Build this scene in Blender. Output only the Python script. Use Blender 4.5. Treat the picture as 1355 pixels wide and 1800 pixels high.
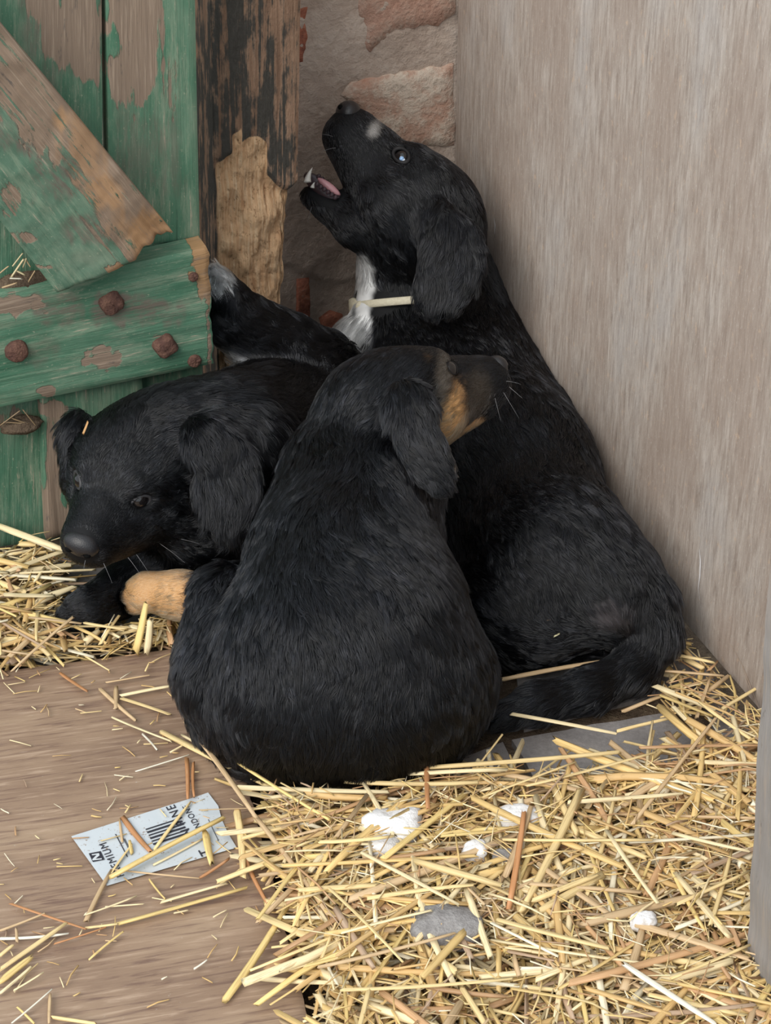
import bpy, bmesh, math, random, os
import numpy as np
from mathutils import Vector, Matrix, kdtree
FUR = not os.environ.get('NOFUR')
for o in list(bpy.data.objects): bpy.data.objects.remove(o)
SC = bpy.context.scene; COL = SC.collection
rng = np.random.default_rng(7); random.seed(7)

# ------------------------------------------------------------------ camera, sky, exposure
FPX, PITCH, CAMH = 3500.0, math.radians(33.0), 1.1255
CAMP = np.array([0, 0, CAMH])
FW = np.array([0, math.cos(PITCH), -math.sin(PITCH)]); UP = np.array([0, math.sin(PITCH), math.cos(PITCH)]); RT = np.array([1.0, 0, 0])
cam = bpy.data.cameras.new('camera'); camo = bpy.data.objects.new('camera', cam); COL.objects.link(camo)
cam.sensor_fit = 'VERTICAL'; cam.sensor_height = 36.0; cam.lens = 36.0 * FPX / 1800.0; cam.clip_start = 0.02
camo.location = CAMP; camo.rotation_euler = (math.pi / 2 - PITCH, 0, 0)
SC.camera = camo
SC.view_settings.view_transform = 'Standard'; SC.view_settings.look = 'None'
SC.view_settings.gamma = 1.0; SC.view_settings.use_curve_mapping = False
SC.view_settings.exposure = 0.12
try:
    SC.cycles.max_bounces = 4; SC.cycles.diffuse_bounces = 3; SC.cycles.glossy_bounces = 2; SC.cycles.transmission_bounces = 2
except Exception: pass
W = bpy.data.worlds.new('overcast_sky'); SC.world = W; W.use_nodes = True
W.node_tree.nodes['Background'].inputs[0].default_value = (0.84, 0.93, 1.0, 1)
W.node_tree.nodes['Background'].inputs[1].default_value = 1.0
sun = bpy.data.lights.new('sun', 'SUN'); sun.energy = 2.6; sun.angle = math.radians(45); sun.color = (1.0, 0.95, 0.88)
suno = bpy.data.objects.new('sun', sun); COL.objects.link(suno)
suno.rotation_euler = Vector((0.48, 0.66, -0.72)).to_track_quat('-Z', 'Y').to_euler()

# ------------------------------------------------------------------ photograph-to-place measuring helpers
def ray(px, py): return FW + RT * (px - 677.5) / FPX + UP * (900 - py) / FPX
def at(px, py, Y):
    d = ray(px, py); return CAMP + d * (Y / d[1])
def flr(px, py, z=0.0):
    d = ray(px, py); return CAMP + d * ((z - CAMH) / d[2])
def hit(px, py, p, n):
    d = ray(px, py); return CAMP + d * (np.dot(p - CAMP, n) / np.dot(d, n))
def mpp(P): return float(np.dot(np.asarray(P) - CAMP, FW)) / FPX      # metres per photograph pixel at P
AZ = math.radians(21)
DU = np.array([math.cos(AZ), math.sin(AZ), 0]); DN = np.array([math.sin(AZ), -math.cos(AZ), 0])   # along the door, out of the door
DP = flr(100, 935, 0.02)
PA, PB = flr(1195, 1095), flr(1345, 1270)
PD = (PB - PA) / np.linalg.norm(PB - PA); PN = np.array([PD[1], -PD[0], 0]); PN = PN if PN[0] < 0 else -PN
CORNER = hit(796, 140, PA, PN).copy(); CORNER[2] = 0
def dpt(px, py, off=0.0): return hit(px, py, DP + DN * off, DN)
def wpt(px, py, off=0.0): return hit(px, py, CORNER + DN * off, DN)
def ppt(px, py, off=0.0): return hit(px, py, PA + PN * off, PN)

# ------------------------------------------------------------------ numpy noise
def _h(i, j, k, s):
    n = (i * 374761393 + j * 668265263 + k * 2147483647 + s * 1274126177) & 0xFFFFFFFF
    n = ((n ^ (n >> 13)) * 1274126177) & 0xFFFFFFFF
    return ((n ^ (n >> 16)) & 0xFFFFFF) / float(0xFFFFFF)
def vnoise(P, s=0):
    P = np.asarray(P, float); I = np.floor(P).astype(np.int64); f = P - I; f = f * f * (3 - 2 * f); r = 0
    for a in (0, 1):
        for b in (0, 1):
            for c in (0, 1):
                w = (f[..., 0] if a else 1 - f[..., 0]) * (f[..., 1] if b else 1 - f[..., 1]) * (f[..., 2] if c else 1 - f[..., 2])
                r = r + w * _h(I[..., 0] + a, I[..., 1] + b, I[..., 2] + c, s)
    return r
def fbm(P, o=4, s=0):
    r, a, t = 0, 0.5, 0; P = np.asarray(P, float)
    for q in range(o): r = r + a * vnoise(P * 2 ** q + 17.3 * q, s + q); t += a; a *= 0.5
    return r / t
def sstep(a, b, x): t = np.clip((x - a) / (b - a), 0, 1); return t * t * (3 - 2 * t)

# ------------------------------------------------------------------ materials
class NT:
    def __init__(s, name):
        s.m = bpy.data.materials.new(name); s.m.use_nodes = True; s.t = s.m.node_tree; s.b = s.t.nodes['Principled BSDF']
    def n(s, ty, **k):
        x = s.t.nodes.new(ty)
        for a, v in k.items():
            if isinstance(v, (int, float, str, bool)) and hasattr(x, a): setattr(x, a, v)
        return x
    def l(s, a, b): s.t.links.new(a, b)
    def put(s, inp, v):
        if hasattr(v, 'is_output'): s.l(v, inp)
        elif isinstance(v, (tuple, list)): inp.default_value = tuple(v) + ((1,) if len(v) == 3 and inp.type == 'RGBA' else ())
        else: inp.default_value = v
    def attr(s, name, out='Fac'): x = s.n('ShaderNodeAttribute'); x.attribute_name = name; return x.outputs[out]
    def obj(s): return s.n('ShaderNodeTexCoord').outputs['Object']
    def uvw(s): return s.attr('uvw', 'Vector')
    def noise(s, v, sc=(1, 1, 1), scale=1.0, det=4, rough=0.55, dist=0.0):
        mp = s.n('ShaderNodeMapping'); s.l(v, mp.inputs[0]); mp.inputs['Scale'].default_value = sc
        x = s.n('ShaderNodeTexNoise'); s.l(mp.outputs[0], x.inputs['Vector'])
        x.inputs['Scale'].default_value = scale; x.inputs['Detail'].default_value = det; x.inputs['Roughness'].default_value = rough; x.inputs['Distortion'].default_value = dist
        return x.outputs['Fac']
    def math(s, op, a, b=0.0, c=0.0):
        x = s.n('ShaderNodeMath', operation=op)
        for i, v in enumerate((a, b, c)): s.put(x.inputs[i], v)
        return x.outputs[0]
    def ss(s, v, lo, hi):
        x = s.n('ShaderNodeMapRange', interpolation_type='SMOOTHSTEP'); s.put(x.inputs[0], v); x.inputs[1].default_value = lo; x.inputs[2].default_value = hi; return x.outputs[0]
    def mix(s, f, a, b):
        x = s.n('ShaderNodeMix', data_type='RGBA'); s.put(x.inputs[0], f); s.put(x.inputs[6], a); s.put(x.inputs[7], b); return x.outputs[2]
    def ramp(s, f, stops):
        x = s.n('ShaderNodeValToRGB'); s.l(f, x.inputs[0]); e = x.color_ramp.elements
        while len(e) < len(stops): e.new(0.5)
        for q, (p, c) in zip(e, stops): q.position = p; q.color = (*c, 1)
        return x.outputs[0]
    def bump(s, h, strength=0.5, dist=0.002):
        x = s.n('ShaderNodeBump'); s.l(h, x.inputs['Height']); x.inputs['Strength'].default_value = strength; x.inputs['Distance'].default_value = dist
        s.l(x.outputs[0], s.b.inputs['Normal'])
    def done(s, col, rough=0.8, spec=0.3):
        s.put(s.b.inputs['Base Color'], col); s.put(s.b.inputs['Roughness'], rough); s.b.inputs['Specular IOR Level'].default_value = spec
        return s.m

def mat_painted(name, wood=((0.30, 0.22, 0.16), (0.17, 0.125, 0.095)), green=((0.038, 0.130, 0.075), (0.085, 0.185, 0.118), (0.175, 0.25, 0.175)), raw=(0.45, 0.27, 0.13), wear=0.0):
    t = NT(name); v = t.uvw()
    gr = t.noise(v, (150, 7, 60), 1, 6, 0.6, 0.4); grf = t.noise(v, (420, 16, 200), 1, 4, 0.6)
    big = t.noise(v, (14, 9, 14), 1, 5, 0.6); chip = t.noise(v, (120, 22, 60), 1, 5, 0.74); scf = t.noise(v, (60, 9, 60), 1, 6, 0.8); spk = t.noise(v, (320, 240, 300), 1, 3, 0.6)
    m = t.math('ADD', t.attr('bare'), t.math('MULTIPLY', t.math('SUBTRACT', chip, 0.5), 0.85))
    m = t.math('ADD', m, t.math('MULTIPLY', t.math('SUBTRACT', gr, 0.5), 1.1)); m = t.math('ADD', m, wear); m = t.math('ADD', m, t.math('MULTIPLY', t.math('SUBTRACT', scf, 0.5), 0.5))
    mask = t.ss(m, 0.42, 0.58)
    paint = t.ramp(big, [(0.3, green[0]), (0.55, green[1]), (0.75, green[2])])
    paint = t.mix(t.ss(t.math('ADD', spk, t.math('MULTIPLY', grf, 0.4)), 0.82, 0.95), paint, (0.27, 0.31, 0.22))
    paint = t.mix(t.math('MULTIPLY', t.ss(scf, 0.46, 0.62), 0.7), paint, (0.20, 0.265, 0.185))
    paint = t.mix(t.ss(t.math('ADD', t.math('MULTIPLY', scf, .5), t.math('MULTIPLY', grf, .5)), 0.575, 0.63), paint, (0.36, 0.32, 0.24))
    paint = t.mix(t.math('MULTIPLY', t.ss(gr, 0.38, 0.22), 0.7), paint, (0.02, 0.055, 0.035))
    paint = t.mix(t.math('MULTIPLY', t.ss(t.attr('grime'), 0.1, 0.9), t.ss(chip, 0.35, 0.6)), paint, (0.15, 0.125, 0.10))
    wd = t.mix(gr, wood[0], wood[1]); wd = t.mix(t.math('MULTIPLY', t.ss(grf, 0.5, 0.7), 0.5), wd, (0.42, 0.33, 0.25))
    wd = t.mix(t.ss(chip, 0.58, 0.72), wd, (0.10, 0.085, 0.075))
    wd = t.mix(t.math('MULTIPLY', t.attr('raw'), t.ss(chip, 0.30, 0.5)), wd, t.mix(gr, raw, (raw[0] * 0.55, raw[1] * 0.5, raw[2] * 0.45)))
    hgt = t.math('SUBTRACT', t.math('ADD', t.math('MULTIPLY', gr, 0.7), t.math('MULTIPLY', grf, 0.4)), t.math('MULTIPLY', mask, 0.35))
    t.bump(hgt, 0.75, 0.0025)
    return t.done(t.mix(mask, paint, wd), 0.75, 0.3)

def mat_post():
    t = NT('chewed_post_wood'); v = t.uvw()
    gr = t.noise(v, (170, 6, 90), 1, 6, 0.62, 0.5); grf = t.noise(v, (480, 22, 250), 1, 4, 0.6); chip = t.noise(v, (60, 22, 60), 1, 5, 0.65); spk = t.noise(v, (220, 110, 220), 1, 6, 0.75)
    wood = t.ramp(gr, [(0.25, (0.13, 0.075, 0.05)), (0.5, (0.36, 0.225, 0.15)), (0.75, (0.46, 0.32, 0.23))])
    pm = t.math('ADD', t.attr('grime'), t.math('ADD', t.math('MULTIPLY', t.math('SUBTRACT', chip, 0.5), 1.3), t.math('MULTIPLY', t.math('SUBTRACT', gr, 0.5), 1.5)))
    wood = t.mix(t.ss(pm, 0.42, 0.62), wood, t.mix(spk, (0.035, 0.033, 0.030), (0.12, 0.11, 0.095)))
    raw = t.ramp(grf, [(0.25, (0.54, 0.30, 0.16)), (0.5, (0.74, 0.48, 0.28)), (0.75, (0.86, 0.66, 0.44))])
    raw = t.mix(t.math('MULTIPLY', t.ss(spk, 0.47, 0.33), 0.85), raw, (0.24, 0.12, 0.055))
    raw = t.mix(t.math('MULTIPLY', t.ss(chip, 0.5, 0.75), 0.4), raw, (0.40, 0.25, 0.15))
    m = t.ss(t.math('ADD', t.attr('bare'), t.math('MULTIPLY', t.math('SUBTRACT', gr, 0.5), 0.5)), 0.42, 0.58)
    t.bump(t.math('ADD', gr, t.math('ADD', t.math('MULTIPLY', grf, .4), t.math('MULTIPLY', spk, 1.1))), 1.0, 0.004)
    return t.done(t.mix(m, wood, raw), 0.85, 0.2)

def mat_ply_grey():
    t = NT('weathered_plywood'); v = t.uvw()
    gr = t.noise(v, (200, 22, 60), 1, 7, 0.72, 0.3); grf = t.noise(v, (900, 60, 200), 1, 3, 0.6); big = t.noise(v, (9, 3.5, 9), 1, 5, 0.6); spk = t.noise(v, (120, 60, 120), 1, 5, 0.7)
    c = t.ramp(gr, [(0.30, (0.235, 0.185, 0.155)), (0.5, (0.39, 0.33, 0.285)), (0.70, (0.53, 0.465, 0.415))])
    c = t.mix(t.math('MULTIPLY', t.ss(big, 0.42, 0.62), 0.6), c, (0.32, 0.245, 0.20))
    c = t.mix(t.math('MULTIPLY', t.ss(big, 0.48, 0.3), 0.45), c, (0.44, 0.42, 0.41))
    c = t.mix(t.math('MULTIPLY', t.ss(spk, 0.58, 0.70), 0.7), c, (0.52, 0.38, 0.28))
    c = t.mix(t.math('MULTIPLY', t.ss(grf, 0.62, 0.75), 0.5), c, (0.62, 0.58, 0.54))
    fk = t.noise(v, (650, 190, 300), 1, 3, 0.7); c = t.mix(t.math('MULTIPLY', t.ss(fk, 0.60, 0.70), 0.6), c, (0.60, 0.54, 0.49)); c = t.mix(t.math('MULTIPLY', t.ss(fk, 0.40, 0.30), 0.55), c, (0.20, 0.165, 0.145))
    c = t.mix(t.math('MULTIPLY', t.ss(gr, 0.33, 0.22), 0.5), c, (0.14, 0.12, 0.11))
    t.bump(t.math('ADD', gr, t.math('MULTIPLY', grf, 0.4)), 0.6, 0.0015)
    return t.done(c, 0.75, 0.3)

def mat_ply_brown():
    t = NT('brown_plywood'); v = t.uvw()
    gr = t.noise(v, (16, 210, 50), 1, 6, 0.62, 0.5); grf = t.noise(v, (60, 700, 200), 1, 3, 0.6); big = t.noise(v, (3.5, 12, 9), 1, 5, 0.55, 0.6)
    c = t.ramp(big, [(0.28, (0.20, 0.125, 0.085)), (0.5, (0.31, 0.21, 0.14)), (0.72, (0.39, 0.28, 0.185))])
    c = t.mix(t.math('MULTIPLY', t.ss(gr, 0.50, 0.32), 0.75), c, (0.14, 0.08, 0.062))
    c = t.mix(t.math('MULTIPLY', t.ss(gr, 0.53, 0.70), 0.7), c, (0.47, 0.34, 0.245))
    c = t.mix(t.math('MULTIPLY', t.ss(grf, 0.6, 0.75), 0.35), c, (0.52, 0.40, 0.31))
    c = t.mix(t.math('MULTIPLY', t.ss(t.noise(v, (160, 160, 160), 1, 3, 0.7), 0.68, 0.78), 0.5), c, (0.5, 0.47, 0.43))
    t.bump(gr, 0.3, 0.0008)
    return t.done(c, 0.6, 0.4)

def mat_noise(name, stops, scale=40, det=6, rough=0.9, bump=0.5, bd=0.002, spec=0.25, scale2=None):
    t = NT(name); v = t.obj(); a = t.noise(v, (1, 1, 1), scale, det, 0.65); b = t.noise(v, (1, 1, 1), scale2 or scale * 5, 4, 0.65)
    c = t.ramp(t.math('ADD', t.math('MULTIPLY', a, 0.7), t.math('MULTIPLY', b, 0.3)), stops)
    t.bump(t.math('ADD', a, t.math('MULTIPLY', b, 0.8)), bump, bd)
    return t.done(c, rough, spec)
def mat_plain(name, c, rough=0.5, spec=0.4):
    t = NT(name); n = t.noise(t.obj(), (1, 1, 1), 250, 3); return t.done(t.mix(n, tuple(x * 0.85 for x in c), tuple(min(1, x * 1.12) for x in c)), rough, spec)
def mat_straw():
    t = NT('straw'); c = t.attr('tint', 'Color'); v = t.attr('uvw', 'Vector')
    g = t.noise(v, (900, 30, 900), 1, 4, 0.6); sp = t.noise(v, (120, 60, 120), 1, 4, 0.6)
    x = t.mix(t.math('MULTIPLY', t.ss(g, 0.5, 0.3), 0.45), c, (0.24, 0.13, 0.04)); x = t.mix(t.math('MULTIPLY', t.ss(sp, 0.6, 0.75), 0.35), x, (0.25, 0.15, 0.06))
    x = t.mix(t.math('MULTIPLY', t.ss(g, 0.6, 0.8), 0.35), x, (0.95, 0.85, 0.6))
    t.bump(g, 0.4, 0.0006); return t.done(x, 0.5, 0.45)
M = {}
M['door'] = mat_painted('green_painted_wood')
M['brace'] = mat_painted('worn_green_brace', wood=((0.33, 0.23, 0.16), (0.16, 0.12, 0.09)), green=((0.055, 0.135, 0.085), (0.11, 0.19, 0.13), (0.21, 0.26, 0.19)), raw=(0.50, 0.30, 0.16), wear=0.06)
M['post'] = mat_post(); M['ply'] = mat_ply_grey(); M['board'] = mat_ply_brown(); M['straw'] = mat_straw()
M['mortar'] = mat_noise('mortar', [(0.3, (0.30, 0.225, 0.18)), (0.5, (0.43, 0.34, 0.28)), (0.7, (0.54, 0.455, 0.39))], 9, 8, 0.95, 0.9, 0.004, 0.15, 120)
M['brick'] = mat_noise('red_brick', [(0.32, (0.36, 0.20, 0.145)), (0.47, (0.43, 0.27, 0.205)), (0.56, (0.43, 0.31, 0.245)), (0.68, (0.60, 0.49, 0.40))], 22, 7, 0.92, 0.9, 0.004, 0.15, 160)
M['brick_pale'] = mat_noise('pale_crusted_brick', [(0.32, (0.46, 0.25, 0.175)), (0.46, (0.48, 0.32, 0.245)), (0.58, (0.60, 0.50, 0.41)), (0.72, (0.34, 0.265, 0.21))], 26, 7, 0.92, 0.9, 0.004, 0.15, 160)
M['brick_red'] = mat_noise('dark_red_brick', [(0.35, (0.20, 0.08, 0.06)), (0.55, (0.42, 0.16, 0.10)), (0.7, (0.40, 0.27, 0.21))], 40, 6, 0.92, 0.9, 0.004, 0.15, 200)
M['rust'] = mat_noise('rusty_iron', [(0.3, (0.05, 0.028, 0.025)), (0.5, (0.13, 0.065, 0.05)), (0.7, (0.24, 0.13, 0.09))], 90, 6, 0.85, 0.9, 0.003)
M['dirt'] = mat_noise('dirt', [(0.3, (0.07, 0.05, 0.035)), (0.5, (0.14, 0.10, 0.07)), (0.7, (0.24, 0.18, 0.12))], 60, 8, 1.0, 1.0, 0.006, 0.1, 300)
M['stone'] = mat_noise('grey_flagstone', [(0.3, (0.13, 0.115, 0.11)), (0.5, (0.215, 0.20, 0.195)), (0.7, (0.32, 0.30, 0.29))], 18, 8, 0.85, 0.6, 0.002, 0.3, 200)
M['chalk'] = mat_noise('white_plaster', [(0.32, (0.50, 0.45, 0.40)), (0.45, (0.80, 0.78, 0.77)), (0.7, (0.90, 0.90, 0.90))], 60, 6, 0.85, 0.7, 0.002)
M['greylump'] = mat_noise('grey_lump', [(0.3, (0.16, 0.145, 0.14)), (0.6, (0.36, 0.34, 0.33))], 90, 6, 0.95, 0.8, 0.003)
M['timber'] = mat_painted('grey_weathered_timber', wood=((0.36, 0.335, 0.32), (0.20, 0.185, 0.175)), wear=2.0, raw=(0.46, 0.33, 0.24))

# ------------------------------------------------------------------ objects and tags
def mesh_obj(name, verts, faces, mat, parent=None, smooth=True):
    me = bpy.data.meshes.new(name); me.from_pydata([tuple(v) for v in verts], [], [tuple(f) for f in faces]); me.update()
    if smooth: me.polygons.foreach_set('use_smooth', [True] * len(me.polygons))
    if mat: me.materials.append(mat)
    o = bpy.data.objects.new(name, me); COL.objects.link(o); o.parent = parent; return o
def tag(o, label=None, cat=None, group=None, kind=None):
    for k, v in (('label', label), ('category', cat), ('group', group), ('kind', kind)):
        if v: o[k] = v
    return o
def empty(name, loc=(0, 0, 0)):
    o = bpy.data.objects.new(name, None); COL.objects.link(o); o.location = loc; return o
def setattr_f(me, name, vals):
    a = me.attributes.new(name, 'FLOAT', 'POINT'); a.data.foreach_set('value', np.asarray(vals, np.float32).ravel())
def setattr_v(me, name, vals):
    a = me.attributes.new(name, 'FLOAT_VECTOR', 'POINT'); a.data.foreach_set('vector', np.asarray(vals, np.float32).ravel())
def setattr_c(me, name, vals):
    a = me.attributes.new(name, 'FLOAT_COLOR', 'POINT'); v = np.ones((len(vals), 4), np.float32); v[:, :3] = vals; a.data.foreach_set('color', v.ravel())

def slab(name, quad, nrm, thick, mat, parent=None, res=0.004, grain=None, shape=None, attrs=None, seed=0, round_=0.002):
    """A board: quad = front-face corners TL, TR, BR, BL in world space; front is a fine grid, extruded back by thick.
    grain: 'v' (TL->BL) or 'u'. shape(S, T, P) -> world offset of front points; attrs: name -> f(S, T, P)."""
    q = [np.asarray(x, float) for x in quad]; nrm = np.asarray(nrm, float)
    wu = max(np.linalg.norm(q[1] - q[0]), np.linalg.norm(q[2] - q[3])); wv = max(np.linalg.norm(q[3] - q[0]), np.linalg.norm(q[2] - q[1]))
    nu, nv = max(2, int(wu / res) + 1), max(2, int(wv / res) + 1)
    S, T = np.meshgrid(np.linspace(0, 1, nu), np.linspace(0, 1, nv), indexing='ij')
    s, t = S[..., None], T[..., None]
    P = q[0] * (1 - s) * (1 - t) + q[1] * s * (1 - t) + q[2] * s * t + q[3] * (1 - s) * t
    F = P.copy()
    ed = np.minimum(np.minimum(S, 1 - S) * wu, np.minimum(T, 1 - T) * wv)
    F = F - nrm * (round_ * (1 - sstep(0, round_ * 2.2, ed)))[..., None]
    off = shape(S, T, P) if shape is not None else 0
    F = F + off
    idx = np.arange(nu * nv).reshape(nu, nv)
    V = [F.reshape(-1, 3)]; faces = []
    f = np.stack([idx[:-1, :-1], idx[:-1, 1:], idx[1:, 1:], idx[1:, :-1]], -1).reshape(-1, 4); faces += f.tolist()
    loop = np.concatenate([idx[:, 0], idx[-1, 1:], idx[-2::-1, -1], idx[0, -2:0:-1]])
    L = len(loop); Ff = F.reshape(-1, 3); b0 = nu * nv
    offP = P.reshape(-1, 3)[loop] + (0 if shape is None else (Ff - P.reshape(-1, 3))[loop] - nrm * ((Ff - P.reshape(-1, 3))[loop] @ nrm)[:, None])
    back = offP - nrm * thick
    V.append(back); V = np.concatenate(V)
    for i in range(L):
        j = (i + 1) % L; faces.append([int(loop[i]), int(loop[j]), b0 + j, b0 + i])
    faces.append([b0 + i for i in range(L)][::-1] if False else [b0 + i for i in range(L)])
    o = mesh_obj(name, V, faces, mat, parent)
    bm = bmesh.new(); bm.from_mesh(o.data); bmesh.ops.recalc_face_normals(bm, faces=bm.faces); bm.to_mesh(o.data); bm.free()
    me = o.data; n = len(V)
    for p in me.polygons:
        if len(p.vertices) > 4: p.use_smooth = False
    S1 = np.concatenate([S.ravel(), S.ravel()[loop]]); T1 = np.concatenate([T.ravel(), T.ravel()[loop]])
    uvw = np.stack([S1 * wu + seed * 0.37, T1 * wv + seed * 0.71, np.concatenate([np.zeros(b0), np.full(L, thick)]) + seed], 1)
    if grain == 'u': uvw = uvw[:, [1, 0, 2]]
    setattr_v(me, 'uvw', uvw)
    P1 = np.concatenate([P.reshape(-1, 3), P.reshape(-1, 3)[loop]])
    A = {'bare': 0.0, 'raw': 0.0, 'grime': 0.0}
    if attrs: A.update(attrs)
    for k, v in A.items(): setattr_f(me, k, v(S1, T1, P1) * np.ones(n) if callable(v) else np.full(n, v))
    try:
        me.set_sharp_from_angle(angle=math.radians(50))
    except Exception: pass
    return o
def proj(P):
    v = np.asarray(P) - CAMP; z = v @ FW; return 677.5 + FPX * (v @ RT) / z, 900 - FPX * (v @ UP) / z
def blobs(lst, extra=None):
    """wear mask from soft ellipses measured on the board (cx, cy, rx, ry in photograph pixels, strength)"""
    pts = [(cx, cy, rx, ry, a) for cx, cy, rx, ry, a in lst]
    def f(S, T, P):
        x, y = proj(P); r = np.zeros(len(x)) if extra is None else extra(S, T, P)
        nz = (fbm(np.stack([x / 9, y / 70, x * 0], -1), 4, 77) - .5) * 1.1 + (fbm(np.stack([x / 30, y / 40, x * 0], -1), 4, 78) - .5) * .9
        for cx, cy, rx, ry, a in pts:
            d = np.sqrt(((x - cx) / rx) ** 2 + ((y - cy) / ry) ** 2) + nz; r = np.maximum(r, a * (1 - sstep(0.6, 1.35, d)))
        return r
    return f

# ================================================================== THE SETTING
# floor: earth with flagstones
fo = mesh_obj('floor', [(-1.6, -0.3, -0.012), (1.6, -0.3, -0.012), (1.6, 3.0, -0.012), (-1.6, 3.0, -0.012)], [(0, 1, 2, 3)], M['dirt'])
tag(fo, 'dirt and grey stone floor under the straw', kind='structure')
def stone_poly(name, pxs, mat, parent, z=0.0, h=0.012, seed=0, jag=0.004):
    P = [flr(x, y, z) for x, y in pxs]; out = []
    for i in range(len(P)):
        a, b = P[i], P[(i + 1) % len(P)]; n = max(3, int(np.linalg.norm(b - a) / 0.025))
        for k in range(n):
            p = a + (b - a) * k / n; nz = fbm(np.array([[p[0] * 40 + seed, p[1] * 40, 0.5], [p[1] * 40, p[0] * 40 + seed, 9.5]]), 3)
            out.append(p + np.array([nz[0] - .5, nz[1] - .5, 0]) * jag * 2)
    bm = bmesh.new(); vs = [bm.verts.new(p) for p in out]; f = bm.faces.new(vs)
    if f.normal.z < 0: f.normal_flip()
    r = bmesh.ops.inset_region(bm, faces=[f], thickness=0.006, depth=0.004)
    e = [x for x in bm.edges if x.is_boundary]; ex = bmesh.ops.extrude_edge_only(bm, edges=e)
    for v in ex['geom']:
        if isinstance(v, bmesh.types.BMVert): v.co.z -= h
    bmesh.ops.recalc_face_normals(bm, faces=bm.faces)
    me = bpy.data.meshes.new(name); bm.to_mesh(me); bm.free(); me.materials.append(mat)
    o = bpy.data.objects.new(name, me); COL.objects.link(o); o.parent = parent; return o
STONES = [[(900, 1300), (1180, 1250), (1262, 1345), (960, 1398)], [(640, 1400), (880, 1306), (935, 1402), (700, 1490)], [(905, 1150), (1190, 1110), (1255, 1195), (920, 1280)],
          [(1195, 1125), (1330, 1290), (1345, 1390), (1275, 1325)], [(700, 1505), (940, 1420), (1030, 1620), (760, 1700)], [(975, 1410), (1270, 1360), (1330, 1560), (1050, 1610)],
          [(330, 1130), (600, 1010), (870, 1160), (640, 1380)], [(-20, 1010), (300, 930), (420, 1050), (60, 1170)], [(620, 1000), (880, 900), (1150, 1080), (880, 1150)]]
for i, s in enumerate(STONES): stone_poly('flagstone', s, M['stone'], fo, z=-0.005 - 0.001 * (i % 3), seed=i * 3.1)

# brick wall in the corner
def wq(x0, y0, x1, y1, off): return [wpt(x0, y0, off), wpt(x1, y0, off), wpt(x1, y1, off), wpt(x0, y1, off)]
wtl = CORNER - DU * 0.62; wtr = CORNER + DU * 0.16; hh = np.array([0, 0, 0.72])
def wall_shape(S, T, P):
    q = np.stack([P @ DU * 30, P[..., 2] * 30, np.zeros_like(S)], -1); q2 = q * 0.35
    a = (fbm(q, 5, 3) - 0.5) * 0.006 + (fbm(q2, 3, 8) - 0.5) * 0.006 + (fbm(q * 7, 3, 5) - .5) * 0.002
    x, y = proj(P)
    a = a + 0.003 * sstep(-4, 4, (480 + 40 * np.sin((x - 540) / 30.0) * 0.4 - y))
    return DN * a[..., None]
wall = slab('wall_back', [wtl + hh, wtr + hh, wtr - [0, 0, 0.03], wtl - [0, 0, 0.03]], DN, 0.1, M['mortar'], res=0.004, shape=wall_shape)
tag(wall, 'old brick wall smeared with brown mortar in the corner', kind='structure')
def brick(pxpoly, off, mat, depth=0.02, seed=0, jag=0.006):
    P = [wpt(x, y, off) for x, y in pxpoly]; out = []
    for i in range(len(P)):
        a, b = P[i], P[(i + 1) % len(P)]; n = max(2, int(np.linalg.norm(b - a) / 0.006))
        for k in range(n):
            p = a + (b - a) * k / n; nz = fbm(np.array([[p @ DU * 60 + seed, p[2] * 60, .5], [p[2] * 60, p @ DU * 60 + seed, 9.5]]), 3)
            out.append(p + (DU * (nz[0] - .5) + np.array([0, 0, 1]) * (nz[1] - .5)) * jag * 2)
    c = np.mean(out, 0); rings = []
    for sc_, dz in ((1.0, -depth), (1.0, -0.002), (0.97, 0.0005), (0.7, 0.0015), (0.35, 0.001)):
        rr = np.array([c + (p - c) * sc_ for p in out]); nz = (fbm(np.stack([rr @ DU * 70, rr[:, 2] * 70, np.full(len(rr), seed)], 1), 3) - .5) * 0.004
        rings.append(rr + DN * (dz + (nz if sc_ < 1 else 0 * nz))[:, None])
    n = len(out); V = np.concatenate(rings + [[c + DN * 0.001]]); F = []
    for r in range(4):
        for i in range(n): F.append((r * n + i, r * n + (i + 1) % n, (r + 1) * n + (i + 1) % n, (r + 1) * n + i))
    for i in range(n): F.append((4 * n + i, 4 * n + (i + 1) % n, 5 * n))
    o = mesh_obj('brick', V, F, mat, wall)
    bm = bmesh.new(); bm.from_mesh(o.data); bmesh.ops.recalc_face_normals(bm, faces=bm.faces); bm.to_mesh(o.data); bm.free()
    return o
brick([(628, -110), (800, -135), (801, 20), (775, 45), (735, 52), (690, 58), (652, 92), (640, 78), (644, 50), (630, 25)], 0.003, M['brick'], seed=1, jag=.009)
brick([(592, 166), (612, 142), (680, 132), (796, 112), (801, 255), (740, 262), (690, 275), (640, 240), (622, 200)], 0.0035, M['brick_pale'], seed=2, jag=.009)
brick([(640, 330), (800, 300), (802, 430), (650, 450)], 0.001, M['brick'], seed=3)
brick([(522, 492), (543, 489), (546, 560), (545, 640), (520, 640)], 0.004, M['brick_red'], seed=4, jag=0.003)
brick([(560, 562), (582, 545), (602, 552), (606, 600), (565, 610)], 0.003, M['brick_red'], seed=5)
brick([(524, 0), (540, 8), (537, 40), (541, 70), (533, 110), (520, 110)], 0.002, M['brick_red'], seed=6, jag=0.003)

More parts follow.
